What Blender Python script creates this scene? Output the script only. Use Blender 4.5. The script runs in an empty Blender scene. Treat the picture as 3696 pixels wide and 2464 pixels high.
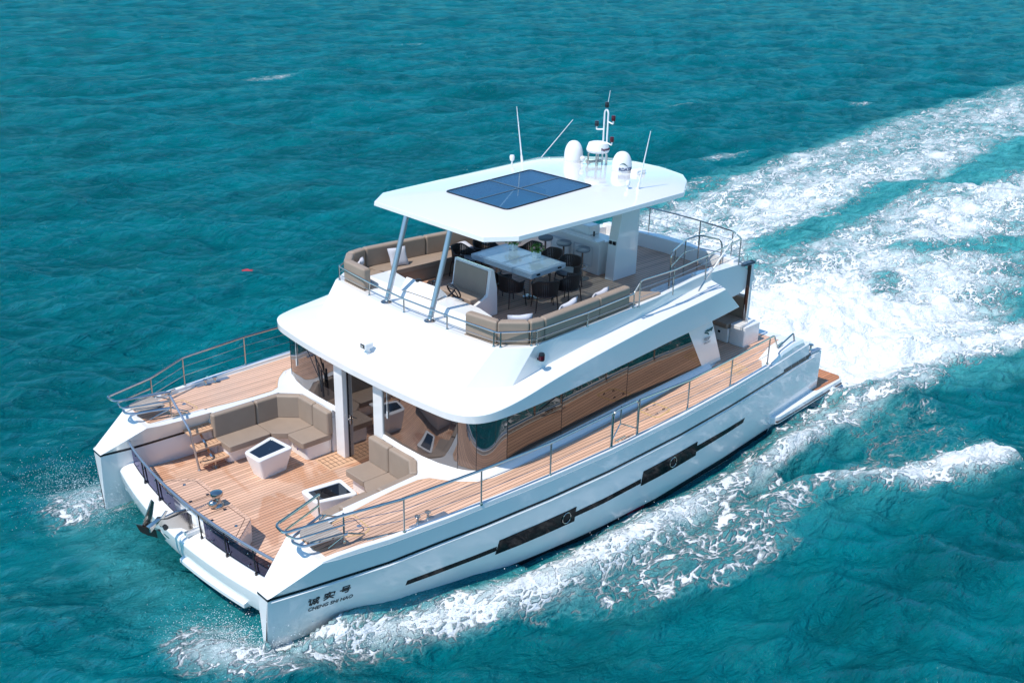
import bpy, bmesh, math, random
import numpy as np
from mathutils import Vector, Matrix
random.seed(7); rng = np.random.default_rng(11)
R = math.radians
sc = bpy.context.scene
# ---------------------------------------------------------------- camera, sky, sun, exposure
cam_d = bpy.data.cameras.new('camera'); cam = bpy.data.objects.new('camera', cam_d); sc.collection.objects.link(cam)
cam.location = (7.0331, 16.4542, 11.6485); cam.rotation_euler = (1.1886965, -0.02248915, -3.89261174)
cam_d.sensor_fit = 'HORIZONTAL'; cam_d.sensor_width = 36; cam_d.lens = 36.65
cam_d.clip_start = 0.1; cam_d.clip_end = 12000
sc.camera = cam
SUN = Vector((0.58, 0.0, 1.0)).normalized()          # towards the sun: ahead of the bow, high
w = bpy.data.worlds.new('World'); sc.world = w; w.use_nodes = True
wn = w.node_tree.nodes; wl = w.node_tree.links
bg = wn['Background']; sky = wn.new('ShaderNodeTexSky'); sky.sky_type = 'NISHITA'; sky.sun_disc = False
sky.sun_elevation = math.asin(SUN.z); sky.sun_rotation = math.atan2(SUN.x, SUN.y)
sky.air_density = 1.0; sky.dust_density = 0.0; sky.ozone_density = 2.2
tint = wn.new('ShaderNodeMix'); tint.data_type = 'RGBA'; tint.blend_type = 'MULTIPLY'; tint.inputs['Factor'].default_value = 1
[s for s in tint.inputs if s.name == 'B' and s.type == 'RGBA'][0].default_value = (.64, .97, 1.10, 1)      # clear tropical sky
wl.new(sky.outputs['Color'], [s for s in tint.inputs if s.name == 'A' and s.type == 'RGBA'][0]); wl.new([o for o in tint.outputs if o.type == 'RGBA'][0], bg.inputs['Color']); bg.inputs['Strength'].default_value = 0.15
sun_d = bpy.data.lights.new('sun', 'SUN'); sun = bpy.data.objects.new('sun', sun_d); sc.collection.objects.link(sun)
sun_d.energy = 3.75; sun_d.angle = R(0.53); sun_d.color = (1.0, 0.94, 0.86)
sun.rotation_euler = SUN.to_track_quat('Z', 'Y').to_euler()
sc.view_settings.view_transform = 'Standard'; sc.view_settings.look = 'None'
sc.view_settings.exposure = 0.26; sc.view_settings.gamma = 1.0
sc.cycles.max_bounces = 10; sc.cycles.diffuse_bounces = 6; sc.cycles.transparent_max_bounces = 12

# ---------------------------------------------------------------- mesh helpers
COL = sc.collection
def smooth_edges(bm, ang):
    for f in bm.faces: f.smooth = True
    for e in bm.edges:
        e.smooth = len(e.link_faces) == 2 and e.calc_face_angle(0) < ang
class MB:
    def __init__(s): s.v = []; s.f = []
    def add(s, vs, fs):
        n = len(s.v); s.v += [tuple(map(float, p)) for p in vs]; s.f += [[i + n for i in f] for f in fs]; return s
    def box(s, x0, x1, y0, y1, z0, z1):
        vs = [(x, y, z) for x in (x0, x1) for y in (y0, y1) for z in (z0, z1)]
        return s.add(vs, [(0,1,3,2),(4,6,7,5),(0,4,5,1),(2,3,7,6),(0,2,6,4),(1,5,7,3)])
    def prism(s, poly, z0, z1):
        n = len(poly); za = z0 if hasattr(z0, '__len__') else [z0]*n; zb = z1 if hasattr(z1, '__len__') else [z1]*n
        vs = [(p[0], p[1], za[i]) for i, p in enumerate(poly)] + [(p[0], p[1], zb[i]) for i, p in enumerate(poly)]
        return s.add(vs, [list(range(n))[::-1], list(range(n, 2*n))] + [(i, (i+1) % n, n+(i+1) % n, n+i) for i in range(n)])
    def face(s, pts): return s.add(pts, [list(range(len(pts)))])
    def loft(s, loops, closed=True, caps=(True, True)):
        n = len(loops[0]); vs = [p for l in loops for p in l]; fs = []
        for k in range(len(loops)-1):
            for i in range(n if closed else n-1):
                j = (i+1) % n; fs.append((k*n+i, k*n+j, (k+1)*n+j, (k+1)*n+i))
        if caps[0]: fs.append(list(range(n))[::-1])
        if caps[1]: fs.append([(len(loops)-1)*n+i for i in range(n)])
        return s.add(vs, fs)
    def tube(s, pts, r, seg=8, closed=False):
        P = [Vector(p) for p in pts]; n = len(P); loops = []; rr = r if hasattr(r, '__len__') else [r]*n
        t0 = (P[1]-P[0]).normalized(); up = Vector((0,0,1)) if abs(t0.z) < .9 else Vector((1,0,0))
        u = t0.cross(up).normalized()
        for i in range(n):
            a = P[i]-P[i-1] if (i > 0 or closed) else P[1]-P[0]
            b = P[(i+1) % n]-P[i] if (i < n-1 or closed) else P[n-1]-P[n-2]
            t = (a.normalized()+b.normalized())
            t = t.normalized() if t.length > 1e-6 else b.normalized()
            u = (u - t*u.dot(t)); u = u.normalized() if u.length > 1e-6 else t.orthogonal().normalized()
            v = t.cross(u)
            loops.append([P[i]+(u*math.cos(2*math.pi*k/seg)+v*math.sin(2*math.pi*k/seg))*rr[i] for k in range(seg)])
        if closed: loops.append(loops[0]); return s.loft(loops, True, (False, False))
        return s.loft(loops)
    def lathe(s, prof, c=(0,0,0), seg=24, axis=None):
        loops = []
        M = Matrix.Identity(3) if axis is None else Vector((0,0,1)).rotation_difference(Vector(axis)).to_matrix()
        for r, z in prof:
            loops.append([Vector(c)+M @ Vector((r*math.cos(2*math.pi*k/seg), r*math.sin(2*math.pi*k/seg), z)) for k in range(seg)])
        return s.loft(loops)
    def sph(s, c, r, seg=12):
        rx = r if hasattr(r, '__len__') else (r, r, r); loops = []
        for i in range(1, seg):
            a = math.pi*i/seg
            loops.append([(c[0]+rx[0]*math.sin(a)*math.cos(2*math.pi*k/seg), c[1]+rx[1]*math.sin(a)*math.sin(2*math.pi*k/seg), c[2]-rx[2]*math.cos(a)) for k in range(seg)])
        return s.loft(loops)
    def build(s, name, mat, parent=None, bevel=0, ang=35, segs=2, off=None, kind=None, label=None, dbl=True):
        me = bpy.data.meshes.new(name); bm = bmesh.new()
        o3 = Vector(off) if off is not None else (parent_world(parent) if parent else Vector((0,0,0)))
        bv = [bm.verts.new(Vector(p)-o3) for p in s.v]
        for f in s.f:
            try: bm.faces.new([bv[i] for i in f])
            except ValueError: pass
        if dbl: bmesh.ops.remove_doubles(bm, verts=bm.verts, dist=1e-5)
        bmesh.ops.recalc_face_normals(bm, faces=bm.faces)
        smooth_edges(bm, R(ang)); bm.to_mesh(me); bm.free()
        me.materials.append(mat)
        ob = bpy.data.objects.new(name, me); COL.objects.link(ob)
        if parent: ob.parent = parent
        else: ob.location = o3
        if bevel:
            m = ob.modifiers.new('bevel', 'BEVEL'); m.width = bevel; m.segments = segs; m.limit_method = 'ANGLE'; m.angle_limit = R(30); m.harden_normals = True
        if kind: ob['kind'] = kind
        if label: ob['label'] = label
        return ob
def parent_world(o):
    p = Vector(o.location)
    while o.parent: o = o.parent; p += Vector(o.location)
    return p
def thing(name, label, cat, loc=(0,0,0), group=None, rz=0):
    o = bpy.data.objects.new(name, None); COL.objects.link(o); o.location = loc; o.rotation_euler = (0,0,rz)
    o.empty_display_size = .2; o['label'] = label; o['category'] = cat
    if group: o['group'] = group
    return o
def tag(o, label, cat, group=None):
    o['label'] = label; o['category'] = cat
    if group: o['group'] = group
    return o
def dup(root, loc, rz, label, group=None):
    r = root.copy(); COL.objects.link(r); r.location = loc; r.rotation_euler = (0,0,rz); r['label'] = label
    if group: r['group'] = group
    for ch in list(root.children):
        c = ch.copy(); COL.objects.link(c); c.parent = r
        for g in list(ch.children):
            d = g.copy(); COL.objects.link(d); d.parent = c
    return r
def fillet(pts, rad=.08, n=5):
    P = [Vector(p) for p in pts]; out = [P[0]]
    for i in range(1, len(P)-1):
        a, b, c = P[i-1], P[i], P[i+1]; u = (a-b); v = (c-b)
        d = min(rad, u.length*.45, v.length*.45); p0 = b+u.normalized()*d; p1 = b+v.normalized()*d
        for k in range(n+1):
            t = k/n; out.append(p0*(1-t)**2+b*2*t*(1-t)+p1*t*t)
    out.append(P[-1]); return out
def rpoly(poly, rad=.06, n=4):
    P = [Vector((p[0], p[1], 0)) for p in poly]; N = len(P); out = []
    for i in range(N):
        a, b, c = P[i-1], P[i], P[(i+1) % N]; u = a-b; v = c-b; d = min(rad, u.length*.45, v.length*.45)
        p0 = b+u.normalized()*d; p1 = b+v.normalized()*d
        for k in range(n+1):
            t = k/n; q = p0*(1-t)**2+b*2*t*(1-t)+p1*t*t; out.append((q.x, q.y))
    return out
def off_path(pts, d):
    # offset an open 2D path to its left by d
    P = [Vector((p[0], p[1])) for p in pts]; out = []
    for i in range(len(P)):
        ns = []
        if i > 0: t = (P[i]-P[i-1]).normalized(); ns.append(Vector((-t.y, t.x)))
        if i < len(P)-1: t = (P[i+1]-P[i]).normalized(); ns.append(Vector((-t.y, t.x)))
        if len(ns) == 2:
            m = (ns[0]+ns[1]).normalized(); k = d/max(.4, m.dot(ns[0])); out.append(P[i]+m*k)
        else: out.append(P[i]+ns[0]*d)
    return [(p.x, p.y) for p in out]
def ip(x, tab):
    xs = sorted(tab); return float(np.interp(x, [t[0] for t in xs], [t[1] for t in xs]))

# ---------------------------------------------------------------- materials
def new_mat(name):
    m = bpy.data.materials.new(name); m.use_nodes = True; nt = m.node_tree
    return m, nt, nt.nodes['Principled BSDF'], nt.nodes['Material Output']
def N(nt, t, **kw):
    n = nt.nodes.new(t)
    for k, v in kw.items():
        if k.startswith('i_'):
            key = k[2:]; n.inputs[int(key) if key.isdigit() else key].default_value = v
        else: setattr(n, k, v)
    return n
def mth(nt, op, a, b=None, clamp=False):
    n = nt.nodes.new('ShaderNodeMath'); n.operation = op; n.use_clamp = clamp
    for i, x in enumerate((a, b)):
        if x is None: continue
        if isinstance(x, (int, float)): n.inputs[i].default_value = x
        else: nt.links.new(x, n.inputs[i])
    return n.outputs[0]
def mixc(nt, fac, a, b):
    n = nt.nodes.new('ShaderNodeMix'); n.data_type = 'RGBA'
    if isinstance(fac, (int, float)): n.inputs['Factor'].default_value = fac
    else: nt.links.new(fac, n.inputs['Factor'])
    for k, x in (('A', a), ('B', b)):
        i = [s for s in n.inputs if s.name == k and s.type == 'RGBA'][0]
        if isinstance(x, tuple): i.default_value = (*x, 1) if len(x) == 3 else x
        else: nt.links.new(x, i)
    return [o for o in n.outputs if o.type == 'RGBA'][0]
def ramp(nt, fac, lo, hi):
    n = nt.nodes.new('ShaderNodeMapRange'); n.interpolation_type = 'SMOOTHSTEP'
    nt.links.new(fac, n.inputs['Value']); n.inputs['From Min'].default_value = lo; n.inputs['From Max'].default_value = hi
    return n.outputs['Result']
def noise_at(nt, scale, detail=4, rough=.55, vec=None, dist=0):
    n = N(nt, 'ShaderNodeTexNoise'); n.inputs['Scale'].default_value = scale; n.inputs['Detail'].default_value = detail
    n.inputs['Roughness'].default_value = rough; n.inputs['Distortion'].default_value = dist
    if vec is not None: nt.links.new(vec, n.inputs['Vector'])
    return n.outputs['Fac']
def pos(nt): return N(nt, 'ShaderNodeNewGeometry').outputs['Position']
def objc(nt): return N(nt, 'ShaderNodeTexCoord').outputs['Object']
def bump(nt, bs, h, strength=.1, dist=.01):
    b = N(nt, 'ShaderNodeBump'); b.inputs['Strength'].default_value = strength; b.inputs['Distance'].default_value = dist
    nt.links.new(h, b.inputs['Height']); nt.links.new(b.outputs['Normal'], bs.inputs['Normal'])
def simple(name, col, rough=.4, metal=0, var=.06, scale=6, coat=0, spec=.5, bmp=0, bscale=60):
    m, nt, bs, _ = new_mat(name); v = objc(nt)
    f = noise_at(nt, scale, 5, .6, v)
    c = mixc(nt, f, tuple(x*(1-var) for x in col), tuple(min(1, x*(1+var)) for x in col))
    nt.links.new(c, bs.inputs['Base Color']); bs.inputs['Roughness'].default_value = rough; bs.inputs['Metallic'].default_value = metal
    bs.inputs['Coat Weight'].default_value = coat; bs.inputs['Coat Roughness'].default_value = .03; bs.inputs['Specular IOR Level'].default_value = spec
    if bmp: bump(nt, bs, noise_at(nt, bscale, 3, .6, v), bmp, .004)
    return m
M = {}
M['gel'] = simple('white_gelcoat', (.81,.795,.78), .22, var=.025, scale=1.2, coat=.9)
M['gelm'] = simple('matt_white_gelcoat', (.78,.78,.78), .45, var=.03, scale=3)
M['black'] = simple('black_trim', (.012,.013,.018), .25)
M['steel'] = simple('polished_stainless', (.50,.47,.44), .17, metal=1, var=.08, scale=9)
M['alu'] = simple('anodised_aluminium', (.42,.45,.50), .30, metal=.8, var=.05)
M['beige'] = simple('taupe_leather', (.315,.240,.185), .55, var=.13, scale=3, bmp=.55, bscale=7)
M['pillow'] = simple('pale_grey_linen', (.55,.55,.60), .9, var=.08, scale=30, bmp=.4, bscale=40)
M['greypad'] = simple('grey_upholstery', (.20,.22,.25), .75, var=.08, scale=12, bmp=.2)
M['rope'] = simple('dark_brown_rope', (.030,.018,.016), .6, var=.5, scale=60, bmp=.6, bscale=160)
M['marble'] = simple('white_table_top', (.82,.82,.82), .12, var=.04, scale=2.5, coat=.3)
M['tablegrey'] = simple('grey_table_edge', (.52,.55,.60), .35, var=.05)
M['barblue'] = simple('blue_grey_bar', (.05,.075,.11), .3)
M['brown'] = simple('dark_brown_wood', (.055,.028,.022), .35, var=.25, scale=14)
M['red'] = simple('red_lamp_glass', (.06,.003,.010), .15)
M['dkglass'] = simple('smoked_lamp_glass', (.02,.025,.035), .1)
M['teal'] = simple('dark_teal_decal', (.006,.075,.075), .4)
M['grey'] = simple('silver_grey_decal', (.30,.30,.32), .35, metal=.4)
M['leaf'] = simple('green_leaves', (.13,.30,.05), .6, var=.5, scale=40)
M['petal'] = simple('pale_pink_petals', (.62,.36,.36), .7, var=.35, scale=30)
M['purple'] = simple('dark_plum_lettering', (.10,.015,.05), .5)
M['blue'] = simple('blue_lettering', (.01,.05,.16), .5)
M['purplelamp'] = simple('violet_courtesy_lamp', (.10,.05,.42), .3)
M['reddebris'] = simple('red_plastic', (.42,.02,.03), .5)
M['bootred'] = simple('dark_red_boot_stripe', (.20,.01,.03), .35)
M['cream'] = simple('yellow_teak_inlay', (.56,.37,.17), .5, var=.12, scale=20)

def teak(name, pitch, col, along='x', wet=False, lw=.15):
    m, nt, bs, _ = new_mat(name); p = pos(nt)
    s = N(nt, 'ShaderNodeSeparateXYZ'); nt.links.new(p, s.inputs[0])
    a, b = (s.outputs['Y'], s.outputs['X']) if along == 'x' else (s.outputs['X'], s.outputs['Y'])
    t = mth(nt, 'DIVIDE', a, pitch); fr = mth(nt, 'FRACT', t); fl = mth(nt, 'FLOOR', t)
    wnz = N(nt, 'ShaderNodeTexWhiteNoise', noise_dimensions='1D'); nt.links.new(fl, wnz.inputs['W'])
    comb = N(nt, 'ShaderNodeCombineXYZ'); nt.links.new(mth(nt, 'MULTIPLY', b, 1.3), comb.inputs[0]); nt.links.new(mth(nt, 'MULTIPLY', a, 38.0), comb.inputs[1]); nt.links.new(wnz.outputs['Value'], comb.inputs[2])
    g = noise_at(nt, 2.2, 5, .65, comb.outputs[0])
    big = noise_at(nt, .9, 3, .6, p)
    v = mth(nt, 'ADD', mth(nt, 'MULTIPLY', g, .5), mth(nt, 'ADD', mth(nt, 'MULTIPLY', wnz.outputs['Value'], .42), mth(nt, 'MULTIPLY', big, .35)))
    c = mixc(nt, ramp(nt, v, .2, .95), tuple(x*.76 for x in col), tuple(min(1, x*1.2) for x in col))
    rough = .55
    if wet:
        wv = N(nt, 'ShaderNodeMapping'); wv.inputs['Rotation'].default_value = (0, 0, .9); wv.inputs['Scale'].default_value = (1.0, .45, 1); nt.links.new(p, wv.inputs['Vector'])
        wm = ramp(nt, noise_at(nt, 1.25, 3, .5, wv.outputs[0], .9), .50, .60)
        c = mixc(nt, mth(nt, 'MULTIPLY', wm, .62), c, (col[0]*.80, col[1]*.60, col[2]*.42))
        nt.links.new(mth(nt, 'SUBTRACT', .55, mth(nt, 'MULTIPLY', wm, .3)), bs.inputs['Roughness'])
    else: bs.inputs['Roughness'].default_value = rough
    worn = ramp(nt, noise_at(nt, .55, 6, .68, p, .6), .45, .75)
    c = mixc(nt, mth(nt, 'MULTIPLY', worn, .40), c, (col[0]*.86, col[1]*1.02, col[2]*1.15))
    seam = mth(nt, 'LESS_THAN', fr, lw)
    c = mixc(nt, mth(nt, 'MULTIPLY', seam, .9), c, (.09,.048,.034))
    nt.links.new(c, bs.inputs['Base Color'])
    bump(nt, bs, mth(nt, 'SUBTRACT', 1.0, seam), .3, .003)
    return m
M['teak'] = teak('teak_deck', .090, (.66,.41,.285))
M['teakwet'] = teak('damp_teak_deck', .088, (.66,.41,.285), wet=True)
M['teakfly'] = teak('weathered_teak_deck', .095, (.62,.36,.25), lw=.18)
M['teakgrey'] = teak('greyed_teak_seat', .06, (.40,.345,.30))
M['teaky'] = teak('cross_laid_teak', .075, (.66,.41,.285), 'y')
M['teakplain'] = simple('bare_teak', (.62,.38,.235), .5, var=.15, scale=18)
M['teakorange'] = teak('wet_orange_teak', .09, (.50,.20,.085))

def glass(name, tint, refl, body, see, rough=0.0, dcol=(.01,.011,.014)):
    # tinted pane: mirror-like coating over a see-through or dark body
    m, nt, bs, out = new_mat(name); nt.nodes.remove(bs)
    gl = N(nt, 'ShaderNodeBsdfGlossy'); gl.inputs['Color'].default_value = (*tint, 1); gl.inputs['Roughness'].default_value = rough
    tr = N(nt, 'ShaderNodeBsdfTransparent'); tr.inputs['Color'].default_value = (*body, 1)
    df = N(nt, 'ShaderNodeBsdfDiffuse'); df.inputs['Color'].default_value = (*dcol, 1)
    m1 = N(nt, 'ShaderNodeMixShader'); m1.inputs[0].default_value = see; nt.links.new(df.outputs[0], m1.inputs[1]); nt.links.new(tr.outputs[0], m1.inputs[2])
    ge = N(nt, 'ShaderNodeNewGeometry'); dt_ = N(nt, 'ShaderNodeVectorMath', operation='DOT_PRODUCT'); nt.links.new(ge.outputs['Normal'], dt_.inputs[0]); nt.links.new(ge.outputs['Incoming'], dt_.inputs[1])
    k5 = mth(nt, 'POWER', mth(nt, 'SUBTRACT', 1.0, mth(nt, 'ABSOLUTE', dt_.outputs['Value']), True), 5.0)
    f = mth(nt, 'MINIMUM', mth(nt, 'ADD', mth(nt, 'MULTIPLY', k5, .8), refl+.03), 1.0)
    v = noise_at(nt, .7, 2, .5, pos(nt)); f2 = mth(nt, 'MULTIPLY', f, mth(nt, 'ADD', .92, mth(nt, 'MULTIPLY', v, .16)))
    m2 = N(nt, 'ShaderNodeMixShader'); nt.links.new(f2, m2.inputs[0]); nt.links.new(m1.outputs[0], m2.inputs[1]); nt.links.new(gl.outputs[0], m2.inputs[2])
    nt.links.new(m2.outputs[0], out.inputs['Surface']); return m
M['mirror'] = glass('bronze_mirror_glass', (1,.90,.80), .13, (.06,.06,.06), .2)
M['front'] = glass('tinted_front_glass', (1,.95,.92), .20, (.30,.28,.28), .9)
M['hullwin'] = simple('black_hull_glass', (.005,.006,.009), .10, var=.3, spec=.16)
M['smoke'] = glass('smoked_wind_screen', (.55,.55,.8), .015, (.085,.08,.13), .93)
M['sky'] = glass('blue_skylight_glass', (.7,.85,1), .12, (.52,.66,.74), .80, dcol=(.035,.075,.105))
M['table_glass'] = glass('black_table_glass', (.8,.9,1), .06, (0,0,0), 0)
# ================================================================ the yacht (x forward from the bow, y to port, z up from the waterline)
YACHT = thing('motor_yacht', 'white twin hull motor yacht with teak decks under way on turquoise sea', 'yacht', (-8, 0, 0))
YO = [(.06,3.45),(0,3.46),(-.5,3.62),(-1,3.76),(-2,3.99),(-3,4.11),(-4,4.21),(-5.6,4.30),(-7.3,4.33),(-9.7,4.26),(-11.7,4.11),(-13.5,3.92),(-15.5,3.70),(-16.45,3.62)]
YW = [(.06,3.26),(0,3.27),(-1,3.34),(-2,3.52),(-3,3.72),(-5,4.07),(-7,4.26),(-9,4.27),(-11.7,4.10),(-13.8,3.90),(-16.45,3.62)]
YI = [(.06,3.13),(0,3.12),(-.5,2.97),(-1,2.88),(-2,2.80),(-4,2.78),(-16.45,2.4)]
YIW = [(.06,3.23),(0,3.22),(-.5,3.12),(-1,3.04),(-3,2.8),(-16.45,2.45)]
YT = [(.06,3.47),(0,3.49),(-.8,3.81),(-2,4.04),(-3.2,4.17),(-5.6,4.31),(-7.3,4.335),(-9.7,4.265),(-11.7,4.115),(-13.5,3.925),(-15.5,3.66),(-16.45,3.58)]
YIT = [(.06,3.10),(0,3.09),(-.8,2.70),(-1.5,2.62),(-2.2,2.58),(-4.5,2.5),(-16,2.5)]
RUB = [(.06,1.235),(0,1.24),(-1,1.31),(-3,1.37),(-7,1.36),(-16.45,1.38)]
yo = lambda x: ip(x, YO)
stx = [.06,0,-.25,-.5,-.8,-1.1,-1.5,-2,-2.6,-3.2,-4,-4.8,-5.6,-6.5,-7.3,-8.2,-9,-9.7,-10.7,-11.7,-12.6,-13.5,-14.2,-15,-15.7]
DECK = 1.77
for s in (1, -1):
    m = MB(); L = []
    for x in stx+[-16.42]:
        a, b, c, d, zr = yo(x), ip(x,YW), ip(x,YIW), ip(x,YI), ip(x,RUB); k = min(1, max(0, (x+16.42)/.01))
        L.append([(x,s*a,zr),(x,s*(a*.62+b*.38),.62),(x,s*(a*.12+b*.88),.12),(x,s*(b-.03),-.1),(x,s*(b-.22*(b-c)),-.5),(x,s*(b+c)/2,-.8),(x,s*(c+.22*(b-c)),-.5),(x,s*c,-.05),(x,s*(c*.5+d*.5),.6),(x,s*d,zr)])
    hull = m.loft(L).build('hull', M['gel'], YACHT, bevel=.012)
    # black rub strip in the groove, its pale lower lip, boot stripe, windows
    m = MB(); L = []
    for x in stx: L.append([(x,s*(yo(x)+.004),ip(x,RUB)-.012),(x,s*(yo(x)+.004),ip(x,RUB)+.034),(x,s*(ip(x,YI)-.004),ip(x,RUB)+.034),(x,s*(ip(x,YI)-.004),ip(x,RUB)-.012)])
    m.loft(L).build('rub_strip', M['black'], hull)
    m = MB(); L = []
    for x in [-i*.4 for i in range(0, 41)]:
        L.append([(x,s*(yo(x)+.016),ip(x,RUB)-.062),(x,s*(yo(x)+.022),ip(x,RUB)-.045),(x,s*(yo(x)+.006),ip(x,RUB)-.030),(x,s*(yo(x)-.02),ip(x,RUB)-.045)])
    m.loft(L).build('hull_moulding', M['gel'], hull)
    def hy(x, z):
        a, b = yo(x), ip(x,YW); zr = ip(x,RUB)
        return float(np.interp(z, [-.1,.12,.62,zr], [b-.03, a*.12+b*.88, a*.62+b*.38, a]))
    def strip(mb, x0, x1, z0, z1, d, nx=14, slant0=0, slant1=0):
        L = []
        for i in range(nx+1):
            t = i/nx; za, zb = z0(t), z1(t)
            xb = x0+(x1-x0)*t; xt = xb+slant0*(1-t)+slant1*t
            L.append([(xb,s*(hy(xb,za)+d),za),(xt,s*(hy(xt,zb)+d),zb),(xt,s*(hy(xt,zb)-.02),zb),(xb,s*(hy(xb,za)-.02),za)])
        mb.loft(L)
    lin = lambda a, b: (lambda t: a+(b-a)*t)
    strips = [MB(), MB(), MB()]
    strip(strips[0], -2.44, -4.40, lin(.63,.63), lin(.735,.735), .006, slant0=-.02)
    strip(strips[1], -6.37, -8.40, lin(.64,.66), lin(.755,.775), .006)
    strip(strips[2], -10.4, -12.44, lin(.68,.70), lin(.83,.805), .006, slant1=-.07)
    for q in strips: q.build('window_band', M['hullwin'], hull)
    for x0, x1, za, zb, px in ((-4.39,-6.39,.54,.865,-6.15),(-8.41,-10.41,.60,.93,-9.5)):
        w_ = MB(); strip(w_, x0, x1, lin(za-.0,za), lin(zb,zb+.01), .012, slant0=-.05, slant1=-.02)
        w_.build('hull_window', M['hullwin'], hull)
        pz = (za+zb)/2+.01; r_ = MB()
        r_.tube([(px+.115*math.cos(t),s*(hy(px,pz)+.018),pz+.115*math.sin(t)) for t in np.linspace(0,2*math.pi,29)[:-1]], .010, 6, True)
        r_.build('porthole_ring', M['steel'], hull)
    bt = MB(); strip(bt, -4.6, -13.8, lin(-.09,-.09), lin(.065,.05), .010, 24); bt.build('boot_stripe', M['black'], hull)
    bt = MB(); strip(bt, -8.05, -8.6, lin(.0,.0), lin(.06,.06), .014, 4); bt.build('boot_stripe', M['bootred'], hull)
    # stern ledge and bathing platform
    led = [(-13.75,3.80),(-14.05,4.02),(-15.5,3.92),(-17.45,3.78),(-17.6,3.66),(-17.6,1.9),(-16.35,1.9),(-16.35,3.2),(-14.0,3.2)]
    led = [(a,s*b) for a,b in led]
    sp = MB().prism(rpoly(led,.12), .12, .335).build('bathing_platform', M['gel'], hull, bevel=.03)
    MB().prism([(a,s*b) for a,b in [(-14.0,4.03),(-15.5,3.93),(-17.45,3.795),(-17.45,3.7),(-14.0,3.9)]], .18, .215).build('fender_line', M['brown'], hull)
    tk = rpoly([(a,s*b) for a,b in [(-16.10,3.66),(-16.2,3.76),(-17.40,3.73),(-17.54,3.62),(-17.54,1.98),(-16.44,1.98),(-16.44,3.64)]], .05)
    MB().prism(tk, .336, .345).build('platform_teak', M['teakorange'], hull)
    # bulwark: the raised band above the rub strip, falling to a point at the bow
    ztop = lambda x: float(np.interp(-x, [-.06,.0,.82,.95,17], [1.285,1.305,DECK+.02,DECK-.012,DECK-.012]))
    m = MB(); L = []
    for x in stx:
        zr = ip(x,RUB)+.034
        L.append([(x,s*(yo(x)-.004),zr),(x,s*ip(x,YT),ztop(x)),(x,s*ip(x,YIT),ztop(x)-.01),(x,s*(ip(x,YI)+.004),zr)])
    bul = m.loft(L).build('bulwark', M['gel'], YACHT, bevel=.018)
    # toe rail
    m = MB(); L = []
    for x in [q for q in stx if q < -.75 and q > -14.1]:
        h = .055*min(1, (-x-.75)/.5); t = ip(x,YT)
        L.append([(x,s*(t-.003),DECK-.014),(x,s*(t-.012),DECK+.02+h),(x,s*(t-.125),DECK+.02+h),(x,s*(t-.135),DECK-.014)])
    m.loft(L).build('toe_rail', M['gel'], bul, bevel=.012)
    # stern quarter block
    m = MB(); L = []
    for x, zt in ((-13.75,DECK+.03),(-14.25,1.97),(-14.9,1.99),(-15.45,1.94)):
        t = ip(x,YT); L.append([(x,s*(t-.012),DECK-.2),(x,s*(t-.03),zt-.08),(x,s*(t-.07),zt),(x,s*(t-.46),zt+.01),(x,s*(t-.50),DECK-.2)])
    x = -15.78; t = 3.66; L.append([(x,s*(t-.012),1.46),(x,s*(t-.03),1.50),(x,s*(t-.06),1.52),(x,s*(t-.46),1.53),(x,s*(t-.50),1.46)])
    m.loft(L).build('stern_coaming', M['gel'], bul, bevel=.008, ang=18)
    MB().box(-16.36,-15.7,s*3.60,s*3.05,1.375,1.43).build('stern_step', M['gel'], bul, bevel=.02)
    MB().box(-16.40,-15.82,s*3.63,s*3.50,1.43,1.445).build('stern_plate', M['alu'], bul, bevel=.004)
    for x0, x1 in ((-14.35,-14.72),(-14.76,-15.12),(-15.16,-15.5),(-15.54,-15.78)):
        v_ = MB(); L = []
        for x in np.linspace(x0, x1, 4): L.append([(x,s*(yo(x)+.007),1.425),(x,s*(yo(x)+.007),1.475),(x,s*(yo(x)-.02),1.475),(x,s*(yo(x)-.02),1.425)])
        v_.loft(L).build('vent', M['black'], bul)

# ---------------------------------------------------------------- bridge deck, front beam, cockpit floor
FL = .75
bd = MB().prism([(-.28,2.9),(-.12,1.5),(-.05,0),(-.12,-1.5),(-.28,-2.9),(-15.6,-2.9),(-15.6,2.9)], .44, FL-.004).build('bridge_deck', M['gel'], YACHT, bevel=.02)
beamx = lambda y: .03-.034*y*y
L = []
for y in np.linspace(-3.04, 3.04, 25):
    f = beamx(y)
    L.append([(f-.05,y,.42),(f,y,.60),(f+.015,y,.82),(f-.03,y,.88),(f-.20,y,.935),(f-.36,y,.95),(f-.36,y,.42)])
MB().loft(L).build('front_beam', M['gel'], YACHT, bevel=.015)
L = []
for y in np.linspace(.25, 2.3, 9):
    f = beamx(y); L.append([(f+.0,y,.50),(f+.05,y,.47),(f+.05,y,.39),(f-.2,y,.36),(f-.2,y,.5)])
MB().loft(L).build('beam_step', M['gel'], YACHT, bevel=.01)
MB().prism([(-.35,2.92),(-.22,1.5),(-.17,0),(-.22,-1.5),(-.35,-2.92),(-2.3,-2.84),(-4.4,-2.7),(-4.4,2.7),(-2.3,2.84)], FL, FL+.004).build('cockpit_floor', M['teakwet'], YACHT)
# entrance grating in the cockpit floor
g = MB().prism([(-3.66,-.92),(-3.66,-.30),(-4.38,-.25),(-4.38,-.98)], FL+.0045, FL+.007).build('entrance_mat', M['teakplain'], YACHT)
m = MB()
for i in range(6): m.box(-3.72-.11*i-.012, -3.72-.11*i, -.86, -.36, FL+.0072, FL+.009)
for j in range(4):
    m.box(-4.33, -3.70, -.84+.15*j, -.829+.15*j, FL+.0072, FL+.0085)
m.build('mat_pattern', M['brown'], g)

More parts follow.
